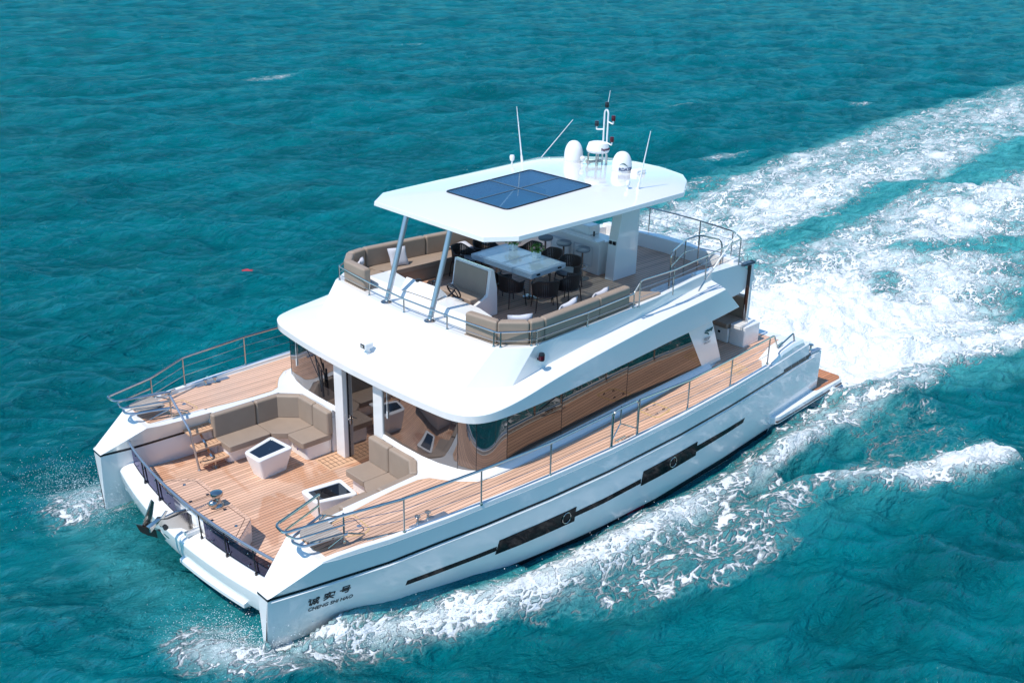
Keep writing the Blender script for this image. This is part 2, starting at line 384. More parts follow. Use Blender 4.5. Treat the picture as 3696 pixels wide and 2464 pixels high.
# white deck plate and its inner (cockpit) walls, as port and starboard halves
for s in (1, -1):
    out = [(x, s*(ip(x,YT)-.10)) for x in [-.9,-1.5,-2,-3.2,-4.5,-5.6,-7.3,-9.7,-11.7,-13.5,-15.4]]
    inn = [(-15.6,s*3.2),(-15.6,s*.002),(-4.40,s*.002),(-4.40,s*.96),(-4.19,s*.96),(-4.19,s*2.12),(-3.82,s*2.50),(-2.2,s*2.50),(-2.2,s*2.78),(-.9,s*2.84)]
    if s > 0: inn = [(-15.6,s*3.2),(-15.6,s*.002),(-4.40,s*.002),(-4.40,s*.96),(-4.19,s*.96),(-4.19,s*2.02),(-3.84,s*2.46),(-2.05,s*2.56),(-2.05,s*2.78),(-.9,s*2.84)]
    MB().prism(out+inn, 1.60, DECK).build('deck', M['gel'], YACHT, bevel=.012)
    wl_ = [p_ for p_ in inn if p_[0] > -4.6 and p_[0] < -2.02]
    MB().prism(wl_+[(wl_[-1][0], s*3.0),(-4.6,s*3.0),(-4.6,s*.002)], FL-.01, 1.598).build('cockpit_wall', M['gel'], YACHT, bevel=.01)
    # teak laid on the side deck
    o2 = [(x, s*(ip(x,YT)-.165)) for x in [-.95,-1.5,-2,-2.6,-3.2,-4,-4.8,-5.6,-6.5,-7.3,-8.5,-9.7,-10.7,-11.7,-12.6,-13.4]]
    i2 = [(-15.3,3.10),(-15.3,.05),(-13.0,.05),(-12.95,2.82),(-12.4,2.97),(-10,3.26),(-8.6,3.40),(-7.3,3.50),(-6.2,3.55),(-5.26,3.57),(-4.85,3.56),(-4.5,3.47),(-4.2,3.2),(-4.02,2.95),(-3.9,2.76),(-3.7,2.68),(-3.25,2.68),(-2.67,2.73),(-2.14,2.80),(-1.5,2.82),(-.95,2.86)]
    td = MB().prism(o2+[(-13.9,s*3.42)]+[(a,s*b) for a,b in i2], DECK, DECK+.005).build('teak_side_deck', M['teak'], YACHT)
    bl = [(-2.14,2.80),(-2.67,2.73),(-3.25,2.68),(-3.7,2.68),(-3.9,2.76),(-4.02,2.95),(-4.2,3.2),(-4.5,3.47),(-4.85,3.56),(-5.26,3.57),(-7.3,3.50),(-10,3.26),(-12.4,2.97)]
    op = off_path(bl, .035)
    MB().prism([(a,s*b) for a,b in bl]+[(a,s*b) for a,b in op[::-1]], DECK+.0052, DECK+.0075).build('margin_plank', M['teakplain'], td)
    def ringpoly(poly, rad, wd, z, nm, mat, par):
        po = rpoly(poly, rad, 5); cx = sum(p[0] for p in po)/len(po); cy = sum(p[1] for p in po)/len(po)
        k = MB(); n = len(po); pin = []
        for a in po:
            d = Vector((a[0]-cx, a[1]-cy)); q = d*(1-wd/d.length); pin.append((cx+q.x, cy+q.y))
        vs = [(*p, z) for p in po]+[(*p, z) for p in pin]+[(*p, z+.003) for p in po]+[(*p, z+.003) for p in pin]
        fs = []
        for i in range(n):
            j = (i+1) % n; fs += [(i,j,n+j,n+i),(2*n+i,3*n+i,3*n+j,2*n+j),(i,2*n+i,2*n+j,j),(n+i,n+j,3*n+j,3*n+i)]
        return k.add(vs, fs).build(nm, mat, par)
    zz = DECK+.0052
    h1 = [(-1.46,2.86),(-1.45,3.33),(-1.80,3.55),(-2.02,3.48),(-2.08,2.86)]
    hatch = ringpoly([(a,s*b) for a,b in h1], .12, .028, zz, 'deck_hatch', M['cream'], td)
    ringpoly([(-1.53,s*2.93),(-1.52,s*3.28),(-1.80,s*3.46),(-1.95,s*3.40),(-2.0,s*2.93)], .1, .014, zz, 'deck_hatch', M['black'], td)
    MB().lathe([(.045,0),(.045,.006),(.0,.006)], (-1.92,s*3.26,zz), 16).build('hatch_lock', M['alu'], td)
    ringpoly([(-9.24,s*3.36),(-9.86,s*3.28),(-9.88,s*3.84),(-9.26,s*3.93)], .14, .05, zz, 'deck_hatch', M['cream'], td)
    for hx, hyy in ((-9.42,3.5),(-9.42,3.78),(-9.72,3.45),(-9.72,3.72)):
        MB().tube([(hx-.03,s*hyy,zz+.002),(hx-.03,s*hyy,zz+.03),(hx+.03,s*hyy,zz+.03),(hx+.03,s*hyy,zz+.002)], .008, 6).build('hatch_handle', M['black'], td)
    hm = ringpoly([(-12.5,s*3.10),(-13.15,s*3.06),(-13.1,s*3.62),(-12.55,s*3.66)], .14, .03, zz, 'deck_hatch', M['cream'], td)
    m = MB()
    for i in range(6):
        for j in range(2): m.box(-12.68-.065*i,-12.66-.065*i,s*(3.17+.22*j),s*(3.35+.22*j),zz,zz+.003)
    m.build('hatch_grating', M['cream'], td)
    # fold-down bow steps in front of the teak, two white hatches' recess
    MB().prism([(a,s*b) for a,b in [(-.945,2.93),(-.945,3.38),(-1.41,3.50),(-1.41,2.90)]], DECK+.0052, DECK+.012).build('bow_hatch', M['teakfly'], td)
    ringpoly([(a,s*b) for a,b in [(-.92,2.89),(-.92,3.44),(-1.44,3.57),(-1.44,2.87)]], .03, .03, zz, 'bow_hatch', M['teakplain'], td)

# ---------------------------------------------------------------- saloon: glass, sills, pillars, door, interior
def crom3(P, k=4):
    out = []; n = len(P)
    for i in range(n-1):
        p0 = Vector(P[max(i-1,0)]); p1 = Vector(P[i]); p2 = Vector(P[i+1]); p3 = Vector(P[min(i+2,n-1)])
        for j in range(k):
            t = j/k; out.append(tuple(.5*((2*p1)+(p2-p0)*t+(2*p0-5*p1+4*p2-p3)*t*t+(3*p1-p0-3*p2+p3)*t**3)))
    out.append(tuple(P[-1])); return out
half = [(-4.24,.80),(-4.22,1.5),(-4.24,2.1),(-4.31,2.55),(-4.44,2.95),(-4.66,3.24),(-4.95,3.36),(-5.35,3.36),(-5.95,3.31),(-6.97,3.25),(-8.1,3.16),(-9.2,3.07),(-10.7,2.97)]
for s in (1, -1):
    lo = [(x, s*y) for x, y in half]; 
    # sill
    m = MB(); L = []
    for (x, y) in half+[(-12.45,2.86)]:
        n = Vector((x+7, y*1.0)); n = Vector((1,.1)) if (x > -4.3) else (Vector((.05,1)) if x < -5 else Vector((.75,.66))); n.normalize()
        wv = .20 if x > -5.2 else .16
        if x > -4.3 and y < 2.3: wv = .045
        L.append([(x+n.x*wv,s*(y+n.y*wv),DECK+.002),(x+n.x*(wv*.55),s*(y+n.y*wv*.55),DECK+.07),(x+n.x*.01,s*(y+n.y*.01),DECK+.11),(x-n.x*.04,s*(y-n.y*.04),DECK+.11),(x-n.x*.04,s*(y-n.y*.04),DECK+.002)])
    m.loft(L).build('window_sill', M['gel'], YACHT, bevel=.01)
    def pane(pts, z0, z1, nm, mat, top=(0,0), ztops=None):
        L = []
        for i, (x, y) in enumerate(pts): L.append([(x,s*y,z0),(x+top[0],s*(y+top[1]),z1 if ztops is None else ztops[i])])
        m = MB(); n = len(pts); vs = [p for l in L for p in l]
        m.add(vs, [(2*i,2*i+2,2*i+3,2*i+1) for i in range(n-1)]); return m.build(nm, mat, YACHT)
    pane(half[:5], DECK+.10, 3.03, 'front_window', M['front'])
    cc = [(p[0],p[1]) for p in crom3([(x,y,0) for x,y in half], 5)]
    pane(cc[20:26], DECK+.10, 3.03, 'corner_window', M['front'])
    pane(cc[25:36], DECK+.10, 3.03, 'corner_window', M['front'])
    pane(half[7:10], DECK+.10, 3.03, 'side_window', M['mirror'])
    pane(half[9:12], DECK+.10, 3.03, 'side_window', M['mirror'])
    # slanted aft pane
    x0, y0 = half[11]; f = MB().face([(x0,s*y0,DECK+.10),(-12.22,s*2.885,DECK+.10),(-11.42,s*2.93,3.03),(x0,s*y0,3.03)]); f.build('side_window', M['mirror'], YACHT)
    # dark frame lines at the pane joints
    for x, y in (half[0],half[4],half[5],half[7],half[9],half[11]):
        MB().box(x-.006,x+.006,s*(y-.003),s*(y+.004),DECK+.105,3.03).build('window_joint', M['black'], YACHT)
    # pale interior blind posts seen through the side glass
    # slanted white side panel with the builder's emblem
    pn = MB(); A = [(-12.22,2.89,DECK+.01),(-11.40,2.935,3.02),(-12.35,2.93,3.02),(-13.02,2.84,DECK+.01)]
    pn.add([(x,s*y,z) for x,y,z in A]+[(x,s*(y-.09),z) for x,y,z in A], [(0,1,2,3),(7,6,5,4),(0,4,5,1),(1,5,6,2),(2,6,7,3),(3,7,4,0)])
    panel = pn.build('side_panel', M['gel'], YACHT, bevel=.012)
    ey = 2.945
    e1 = MB()
    for poly in ([(-12.25,2.80),(-12.40,2.83),(-12.36,2.74),(-12.29,2.765)],[(-12.10,2.785),(-12.22,2.815),(-12.285,2.775),(-12.26,2.75)],[(-12.11,2.76),(-12.22,2.735),(-12.20,2.71),(-12.11,2.73)],[(-12.19,2.735),(-12.225,2.735),(-12.265,2.69),(-12.24,2.675)]):
        e1.add([(x,s*(ey-.002),z) for x,z in poly]+[(x,s*(ey-.03),z) for x,z in poly], [(0,1,2,3),(7,6,5,4),(0,4,5,1),(1,5,6,2),(2,6,7,3),(3,7,4,0)])
    e1.build('emblem', M['teal'], panel)
    # door pillars
    for y0, y1 in ((.55,.86),):
        MB().box(-4.40,-4.20,s*y0,s*y1,FL,3.0).build('door_pillar', M['gel'], YACHT, bevel=.02)
# courtesy: door leaf
door = MB().box(-4.36,-4.33,-.55,.55,FL+.02,2.98).build('saloon_door', M['front'], YACHT)
MB().box(-4.375,-4.315,-.555,-.52,FL+.01,2.98).build('door_frame', M['black'], door)
MB().box(-4.375,-4.315,.52,.555,FL+.01,2.98).build('door_frame', M['black'], door)
MB().tube(fillet([(-4.34,-.46,1.72),(-4.26,-.46,1.72),(-4.26,-.34,1.74)],.02), .014, 8).box(-4.33,-4.31,-.49,-.43,1.58,1.80).build('door_handle', M['steel'], door, bevel=.005)
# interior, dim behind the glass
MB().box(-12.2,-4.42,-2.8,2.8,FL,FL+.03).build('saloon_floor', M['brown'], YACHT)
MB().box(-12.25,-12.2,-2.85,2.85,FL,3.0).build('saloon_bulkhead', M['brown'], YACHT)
MB().box(-6.1,-4.7,-2.6,-1.2,FL+.03,1.62).box(-5.4,-4.75,-2.4,-1.3,1.62,1.80).build('interior_helm_console', M['black'], YACHT, bevel=.06)
MB().box(-7.2,-6.5,-2.2,-1.4,FL+.03,1.5).box(-7.2,-7.0,-2.2,-1.4,1.5,2.1).build('interior_helm_seat', M['beige'], YACHT, bevel=.08)
MB().box(-6.2,-4.75,1.2,2.7,FL+.03,1.25).box(-6.2,-4.75,2.5,2.9,1.25,1.7).box(-4.95,-4.7,1.0,2.7,1.25,1.62).build('interior_sofa', M['beige'], YACHT, bevel=.08)
MB().box(-8.5,-7.0,1.9,2.8,FL+.03,1.6).build('interior_cabinet', M['gelm'], YACHT, bevel=.03)
# wiper and blind wands on the front glass
m = MB(); m.tube([(-4.17,-1.52,2.98),(-4.15,-1.30,2.35),(-4.16,-1.22,2.05)], .014, 6); m.tube([(-4.17,-1.85,2.98),(-4.15,-1.34,2.42)], .010, 6); m.tube([(-4.165,-1.27,2.62),(-4.165,-1.22,2.00)], .022, 6); m.tube([(-4.165,-1.36,2.72),(-4.165,-1.30,2.10)], .012, 6)
m.build('wiper', M['black'], YACHT)
for y, x in ((-2.45,-4.28),(1.02,-4.215)):
    MB().tube([(x,y,2.98),(x,y,2.45)], .006, 6).tube([(x,y,2.46),(x,y,2.30)], .014, 6).build('blind_wand', M['gelm'], YACHT)

# ---------------------------------------------------------------- roof with its brim, fascia and flybridge coaming
A_ = [(-4.02,0),(-4.06,1.5),(-4.15,2.62),(-4.24,3.08),(-4.45,3.41),(-4.84,3.56),(-5.5,3.59),(-6.5,3.54),(-7.7,3.44),(-9.2,3.29),(-10.4,3.15),(-12.2,2.97),(-13.66,2.78)]
def fascia_top(x): return float(np.interp(-x, [4,4.98,5.6,6.5,7.5,8.7,9.7,11.4,12.9], [3.14,3.19,3.27,3.40,3.49,3.57,3.60,3.64,3.66]))
B_ = []
for i, (x, y) in enumerate(A_):
    xx = -12.86 if i == 12 else x; B_.append((xx, y+(.0 if i < 12 else .10), fascia_top(x)))
Bi = []                                              # soft roll at the rim
for i, (x, y, z) in enumerate(B_):
    n = Vector((1,0)) if i < 2 else (Vector((.9,.35)) if i == 2 else Vector((.8,.6)) if i == 3 else Vector((.45,.9)) if i == 4 else Vector((0,1))); n.normalize()
    Bi.append((x-n.x*.09, y-n.y*.09, z+.035))
DSH = .05
C_ = [(-4.72,0,3.27),(-4.75,1.5,3.27),(-4.95,2.55,3.28),(-5.25,2.82,3.29),(-5.5,3.02,3.30),(-5.68,3.12,3.31),(-5.9,3.12,3.36),(-6.75,3.10,3.53),(-7.9,3.03,3.63),(-9.3,2.90,3.70),(-10.5,2.76,3.74),(-12.1,2.52,3.76),(-12.86,2.42,3.78)]
D_ = [(-5.40,0,4.0),(-5.45,1.5,4.0),(-5.58,2.70,4.0),(-5.80,2.86,4.0),(-6.02,3.02,4.0),(-6.22,3.15,4.0),(-6.5,3.15,4.0),(-7.2,3.11,4.0),(-8.2,3.05,4.0),(-9.4,2.97,4.0),(-10.6,2.93,4.0),(-12.0,2.90,4.0),(-12.86,2.78,4.0)]
for i in (11,12): D_[i] = (D_[i][0], C_[i][1]+.06, 3.99)
D_[10] = (-10.6,2.84,4.0)
C_ = [(x,y+(.03 if i > 6 else 0),z) for i,(x,y,z) in enumerate(C_)]; D_ = [(x,y-(DSH if i > 5 else 0),z) for i,(x,y,z) in enumerate(D_)]
def inset(P, d):
    o = off_path([(p[0],p[1]) for p in P], d); return [(o[i][0], o[i][1], P[i][2]) for i in range(len(P))]
E_ = [(-5.95,0,4.0),(-5.95,1.5,4.0),(-5.95,2.55,4.0),(-6.1,2.72,4.0),(-6.25,2.85,4.0),(-6.4,2.93,4.0),(-6.6,2.93,4.0),(-7.3,2.90,4.0),(-8.2,2.84,4.0),(-9.4,2.76,4.0),(-10.6,2.66,4.0),(-12.0,2.42,3.99),(-12.86,2.30,3.99)]
F_ = [(x,y,3.58) for x,y,z in E_]
G_ = [(x*.995-.08,y*.93,3.0) for x,y in A_]
def crom(P, k=4):
    out = []; n = len(P)
    for i in range(n-1):
        p0 = Vector(P[max(i-1,0)]); p1 = Vector(P[i]); p2 = Vector(P[i+1]); p3 = Vector(P[min(i+2,n-1)])
        for j in range(k):
            t = j/k; out.append(tuple(.5*((2*p1)+(p2-p0)*t+(2*p0-5*p1+4*p2-p3)*t*t+(3*p1-p0-3*p2+p3)*t**3)))
    out.append(tuple(P[-1])); return out
def linr(P, k=4): return [tuple(Vector(P[i]).lerp(Vector(P[i+1]), j/k)) for i in range(len(P)-1) for j in range(k)]+[tuple(P[-1])]
A_ = [(x,y) for x,y,z in crom([(x,y,0) for x,y in A_])]; B_ = crom(B_); Bi = crom(Bi); C_ = linr(C_); D_ = linr(D_); E_ = linr(E_); F_ = linr(F_)
m = MB(); K = len(A_)
for s in (1, -1):
    rows = [[(x*.99-.05,s*y*.5,3.0) for x,y in A_],[(x,s*y,3.0) for x,y in A_],[(x,s*y,z) for x,y,z in B_],[(x,s*y,z) for x,y,z in Bi],[(x,s*y,z) for x,y,z in C_],[(x,s*y,z) for x,y,z in D_],[(x,s*y,z) for x,y,z in E_],[(x,s*y,z) for x,y,z in F_]]
    # rim bottom (small thickness): slightly rounded lip
    vs = [p for r in rows for p in r]; fs = []
    for a in range(len(rows)-1):
        for i in range(K-1): fs.append((a*K+i, a*K+i+1, (a+1)*K+i+1, (a+1)*K+i))
    fs.append([a*K+K-1 for a in range(len(rows))])
    m.add(vs, [f for f in fs if f])
    m.add([(x*.99-.05,s*y*.5,3.0) for x,y in A_]+[(-13.5,0,3.0)], [list(range(K+1))])
roof = m.build('roof', M['gel'], YACHT, bevel=.012, ang=24)
# flybridge floor
MB().prism([(-5.9,2.9),(-6.4,2.96),(-9.4,2.8),(-12,2.5),(-13.0,2.34),(-14.5,2.0),(-14.55,0),(-14.5,-2.0),(-13.0,-2.34),(-12,-2.5),(-9.4,-2.8),(-6.4,-2.96),(-5.9,-2.9)], 3.30, 3.585).build('flybridge_floor', M['gelm'], YACHT)
MB().prism([(-5.96,2.6),(-6.4,2.9),(-9.4,2.74),(-11.2,2.55),(-11.2,1.78),(-13.62,1.58),(-13.62,1.9),(-14.05,1.9),(-14.25,1.6),(-14.35,0),(-14.25,-1.6),(-13.4,-2.1),(-12,-2.42),(-9.4,-2.74),(-6.4,-2.9),(-5.96,-2.6)], 3.586, 3.60).build('flybridge_teak', M['teakfly'], YACHT)
# inner aft fins (port, starboard), aft coaming and aft fascia
for s in (1, -1):
    prof = [(-12.4,3.98),(-14.22,3.90),(-14.93,3.39),(-14.95,3.30),(-14.22,3.08),(-12.4,3.02)]
    f = MB(); f.add([(x,s*2.44-s*.055*((-x)-12.4),z) for x,z in prof]+[(x,s*2.16-s*.055*((-x)-12.4),z) for x,z in prof], [list(range(6)),list(range(11,5,-1))]+[(i,(i+1)%6,6+(i+1)%6,6+i) for i in range(6)])
    f.build('aft_fin', M['gel'], YACHT, bevel=.015)
prof = [(-14.05,3.98),(-14.32,3.98),(-14.75,3.50),(-14.75,3.40),(-14.1,3.2),(-14.05,3.3)]
ys = [2.2,1.2,0,-1.2,-2.2]; L = []
for y in ys:
    dx = -.14*(1-(y/2.2)**2)
    L.append([(x+dx,y,z) for x,z in prof])
MB().loft(L).build('aft_coaming', M['gel'], YACHT, bevel=.02)
# ---------------------------------------------------------------- rails
def rail(nm, pts, r, mat='steel', par=None, rad=.10, closed=False, seg=8):
    return MB().tube(fillet(pts, rad), r, seg, closed).build(nm, M[mat], par or YACHT)
TR = DECK+.075
for s in (1, -1):
    P = [(-1.38,3.60),(-2.33,4.02),(-3.95,4.19),(-5.66,4.25),(-7.38,4.26),(-8.25,4.22),(-10.03,4.13),(-11.79,3.99),(-13.57,3.80)]
    H = [.56,.66,.70,.70,.79,.79,.69,.68,.66]
    top = [(x,s*y,TR+h) for (x,y),h in zip(P,H)]
    # forward seat rail: top bar runs round the bow seat
    root = rail('side_rail', [(-1.44,s*2.78,2.38),(-.37,s*3.12,2.36),(-.34,s*3.42,2.36),(-1.40,s*3.66,2.40)]+[(x,s*y,TR+h) for (x,y),h in zip(P[1:5],H[1:5])], .026, rad=.09)
    sub = root
    for i,((x,y),h) in enumerate(zip(P,H)):
        MB().tube([(x,s*y,TR-.01),(x,s*y,TR+h)], .017, 8).lathe([(.032,0),(.032,.02),(.02,.05)], (x,s*y,TR-.015), 10).build('stanchion', M['steel'], sub)
    MB().tube([(-1.41,s*2.80,1.80),(-1.41,s*2.80,2.37)], .017, 8).build('stanchion', M['steel'], sub)
    for fr in (.36,.68):
        w_ = MB(); w_.tube([(x,s*y,TR+h*fr) for (x,y),h in zip(P[0:5],H[0:5])], .006, 6); w_.build('guard_wire', M['steel'], sub)
        w_ = MB(); w_.tube([(x,s*y,TR+h*fr) for (x,y),h in zip(P[5:],H[5:])], .006, 6); w_.build('guard_wire', M['steel'], sub)
    rail('side_rail', [(x,s*y,TR+h) for (x,y),h in zip(P[5:],H[5:])][:-1]+[(-13.75,s*3.79,TR+.68),(-14.05,s*3.73,2.10),(-15.02,s*3.55,2.20),(-15.12,s*3.54,1.97)], .022, par=sub, rad=.06)
    rail('gate_hoop', [(-7.40,s*4.26,TR),(-7.40,s*4.26,TR+.80),(-8.23,s*4.22,TR+.80),(-8.23,s*4.22,TR)], .024, par=sub, rad=.14)
    g = MB(); g.tube([(-8.22,s*4.19,TR+.15),(-7.85,s*4.08,TR+.33),(-7.85,s*4.08,TR+.72)], .014, 6); g.tube([(-7.85,s*4.08,TR+.33),(-7.46,s*4.2,TR+.10)], .014, 6)
    g.build('gate_brace', M['steel'], sub)
    # bow seat: teak pad on a stainless frame
    pad = [(-.80,s*3.13),(-.76,s*3.38),(-.84,s*3.52),(-1.36,s*3.66),(-1.38,s*2.98),(-.88,s*3.04)]
    seat = MB().prism(rpoly(pad,.05), 1.995, 2.025).build('bow_seat', M['teakgrey'], YACHT, bevel=.006)
    rail('seat_frame', [(-1.42,s*2.84,2.00),(-.72,s*3.08,1.985),(-.60,s*3.22,1.985),(-.66,s*3.46,1.985),(-1.42,s*3.63,2.00)], .026, 'alu', seat, .07)
    rail('seat_frame', [(-1.41,s*2.80,2.18),(-.56,s*3.08,2.16),(-.5,s*3.22,2.16),(-.56,s*3.44,2.16),(-1.39,s*3.62,2.19)], .020, 'steel', seat, .07)
    for a in ((-1.46,3.60,2.0,-1.10,3.52,1.80),(-1.50,2.86,1.99,-1.0,2.98,1.80)):
        MB().tube([(a[0],s*a[1],a[2]),(a[3],s*a[4],a[5])], .016, 8).build('seat_leg', M['steel'], seat)
    MB().tube([(-1.42,s*2.84,2.0),(-1.80,s*2.80,1.80)], .016, 8).build('seat_leg', M['steel'], seat); MB().tube([(-1.42,s*3.60,2.0),(-1.82,s*3.55,1.80)], .016, 8).build('seat_leg', M['steel'], seat)
    # mooring cleats on polished plates, fairlead
    cl = MB().box(-3.35,-2.55,s*3.86,s*3.99,DECK+.012,DECK+.02).build('cleat_plate', M['alu'], YACHT)
    for x in (-2.75,-2.98):
        MB().lathe([(.035,0),(.022,.02),(.022,.10),(.055,.115),(.058,.13),(.0,.135)], (x,s*3.86,DECK+.02), 14).build('bollard', M['steel'], cl)
    MB().tube([(-1.68,s*3.83,DECK+.10),(-2.05,s*3.92,DECK+.10)], .014, 8).tube([(-1.80,s*3.86,DECK+.05),(-1.80,s*3.86,DECK+.10)], .013, 6).tube([(-1.93,s*3.89,DECK+.05),(-1.93,s*3.89,DECK+.10)], .013, 6).build('bow_cleat', M['steel'], YACHT)
    MB().tube([(-7.62,s*4.16,DECK+.11),(-7.95,s*4.15,DECK+.11)], .014, 8).tube([(-7.72,s*4.16,DECK+.05),(-7.72,s*4.16,DECK+.11)], .012, 6).tube([(-7.85,s*4.15,DECK+.05),(-7.85,s*4.15,DECK+.11)], .012, 6).build('midship_cleat', M['steel'], YACHT)
    MB().tube([(-14.25,s*3.60,2.07),(-14.55,s*3.55,2.08)], .014, 8).tube([(-14.34,s*3.585,2.0),(-14.34,s*3.585,2.07)], .014, 6).tube([(-14.46,s*3.565,2.0),(-14.46,s*3.565,2.07)], .014, 6).build('stern_cleat', M['steel'], YACHT)
    MB().lathe([(.05,0),(.028,.03),(.026,.13),(.07,.15),(.07,.17),(0,.175)], (-16.05,s*3.50,1.44), 14).build('stern_bollard', M['steel'], YACHT)
    # flybridge low rail
    Q = [(-5.46,0),(-5.53,1.33),(-5.63,2.62),(-5.70,2.74),(-6.22,3.06),(-6.32,3.10),(-7.86,3.02),(-9.44,2.90),(-9.56,2.95)]
    hh = .30; z0 = 3.995
    rl = rail('flybridge_rail', [(Q[0][0],0,z0+hh),(Q[1][0],s*Q[1][1],z0+hh),(-5.665,s*2.68,z0+hh),(-6.27,s*3.08,z0+hh),(Q[6][0],s*Q[6][1],z0+hh),(-9.42,s*2.90,z0+hh+.02),(-9.62,s*2.93,z0+.59),(-10.83,s*2.88,z0+.57),(-12.28,s*2.72,z0+.60),(-13.88,s*2.48,z0+.63),(-14.28,s*1.95,z0+.63),(-14.42,s*0.8,z0+.63),(-14.45,0,z0+.63)], .019, rad=.06)
    for i in range(0 if s > 0 else 1, len(Q)):
        MB().tube([(Q[i][0],s*Q[i][1],z0-.01),(Q[i][0],s*Q[i][1],z0+(hh if i < 8 else .58))], .016, 8).lathe([(.03,0),(.03,.015),(.018,.04)], (Q[i][0],s*Q[i][1],z0-.005), 10).build('stanchion', M['steel'], rl)
    for (x,y) in [(-10.83,2.86),(-12.28,2.66),(-13.86,2.48),(-14.27,1.95),(-14.40,.84)]:
        MB().tube([(x,s*y,z0-.03),(x,s*y,z0+.62)], .016, 8).build('stanchion', M['steel'], rl)
    MB().tube([(x,s*y,z0+.13) for x,y in Q], .007, 6).build('guard_wire', M['steel'], rl)
    for fr in (.2,.4): MB().tube([(-9.56,s*2.93,z0+fr),(-10.83,s*2.87,z0+fr),(-12.28,s*2.68,z0+fr),(-13.86,s*2.48,z0+fr),(-14.27,s*1.95,z0+fr),(-14.42,s*.8,z0+fr),(-14.45,0,z0+fr)], .006, 6).build('guard_wire', M['steel'], rl)
# stair well guard on the port side aft, and the white stair well
well = [(-11.28,1.80),(-13.55,1.60),(-13.60,1.92),(-12.75,2.33),(-11.28,2.30)]
m = MB(); a = rpoly(well,.12,4); n = len(a)
cx = sum(p[0] for p in a)/n; cy = sum(p[1] for p in a)/n
inn = [(cx+(x-cx)*.93, cy+(y-cy)*.80) for x, y in a]
m.loft([[(x,y,3.58) for x,y in a],[(x,y,3.70) for x,y in a],[(x,y,3.70) for x,y in inn],[(x,y,3.2) for x,y in inn]], True, (False, True))
m.build('stair_well', M['gelm'], YACHT, bevel=.01)
wg = rail('well_rail', [(-11.66,2.10,3.6),(-11.66,2.10,4.62),(-13.05,1.44,4.52),(-13.72,1.36,4.50),(-14.0,1.85,4.42),(-14.0,1.85,3.6)], .022, rad=.16)
rail('well_rail', [(-11.66,2.10,4.25),(-13.05,1.44,4.20),(-13.72,1.36,4.16),(-14.0,1.85,4.1)], .014, par=wg, rad=.1)
for x, y, h in ((-12.2,1.80,.93),(-13.05,1.44,.90),(-13.68,1.38,.89)): MB().tube([(x,y,3.6),(x,y,3.6+h)], .016, 8).build('stanchion', M['steel'], wg)
# bow rail with smoked screens in front of the cockpit
bx = lambda y: -.20-.032*y*y
fr_ = [(bx(y)+.0,y,1.50) for y in np.linspace(-2.86,2.86,25)]
br = MB().tube([(-.56,-2.98,1.50)]+[(x,y,z) for x,y,z in fr_]+[(-.56,2.98,1.42)], .027, 10).build('bow_rail', M['alu'], YACHT)
for y in (-2.0,-1.18,.60,1.44,2.28): MB().tube([(bx(y)-.03,y,.94),(bx(y),y,1.49)], .015, 8).box(bx(y)-.05,bx(y)-.01,y-.02,y+.02,.935,.99).build('stanchion', M['black'], br)
for ya, yb in ((-2.88,-.45),(.70,2.92)):
    yy = np.linspace(ya, yb, 14)
    vs = [(bx(y)-.055,y,.985) for y in yy]+[(bx(y)-.03,y,1.375) for y in yy]
    sc_ = MB().add(vs, [(i,i+1,15+i,14+i) for i in range(13)]).build('wind_screen', M['smoke'], br)
    b_ = MB(); 
    for k in range(4):
        for z in (1.06,1.30):
            y = ya+(yb-ya)*(k+.5)/4; b_.sph((bx(y)-.03,y,z), .016, 6)
    b_.build('screen_bolts', M['steel'], br)
    MB().tube([(bx(y)-.055,y,.985) for y in yy], .010, 6).build('screen_edge', M['black'], br)

# ---------------------------------------------------------------- hardtop, its struts, pillar and skylight
HT = [(-6.05,1.80,5.93),(-6.60,2.24,5.95),(-9.5,2.33,6.03),(-11.6,2.36,6.10),(-12.55,1.70,6.12),(-12.98,1.25,6.11)]
def ht_ring(d, dz, sc_=1.0):
    q = [(x,y,z) for x,y,z in HT]; ring = [(x,y,z+dz) for x,y,z in q]+[(-13.22,.45,6.115+dz),(-13.22,-.45,6.115+dz)]+[(x,-y,z+dz) for x,y,z in q[::-1]]
    cx = -9.6; return [(cx+(x-cx)*(1-d/3.5), y*(1-d/2.3), z) for x,y,z in ring]
def crown(ring, k): return [(x,y,z+k) for x,y,z in ring]
m = MB()
r0 = ht_ring(.45,-.17); r1 = ht_ring(.035,-.115); r2 = ht_ring(0,-.095); r3 = ht_ring(.012,0); r4 = ht_ring(.25,.055); r5 = ht_ring(1.30,.125)
SKP = [(-7.42,1.0),(-10.02,1.0),(-10.02,-1.0),(-7.42,-1.0)]
skz = lambda x: 6.09+(-7.42-x)*.050
m.loft([r0,r1,r2,r3,r4], True, (False, False))
# crowned deck around the skylight opening: fan between r4 ring and the opening
op = rpoly(SKP, .10, 4)
def ringz(poly, dz): return [(x,y,skz(x)+dz) for x,y in poly]
N4 = len(r4)
top = MB()
import bmesh as _b
def bridge(outer, inner, mb):
    # triangulate the band between two closed rings of different length by angle
    cx, cy = -8.72, 0.0
    ao = sorted(((math.atan2(p[1]-cy, p[0]-cx), p) for p in outer)); ai = sorted(((math.atan2(p[1]-cy, p[0]-cx), p) for p in inner))
    O = [p for a,p in ao]; I = [p for a,p in ai]; AO = [a for a,p in ao]; AI = [a for a,p in ai]
    i = j = 0; no, ni = len(O), len(I)
    while i < no or j < ni:
        an = AO[i+1] if i+1 < no else (AO[0]+2*math.pi if i < no else 1e9)
        bn = AI[j+1] if j+1 < ni else (AI[0]+2*math.pi if j < ni else 1e9)
        if (an <= bn and i < no) or j >= ni: mb.face([O[i % no], O[(i+1) % no], I[j % ni]]); i += 1
        else: mb.face([O[i % no], I[(j+1) % ni], I[j % ni]]); j += 1
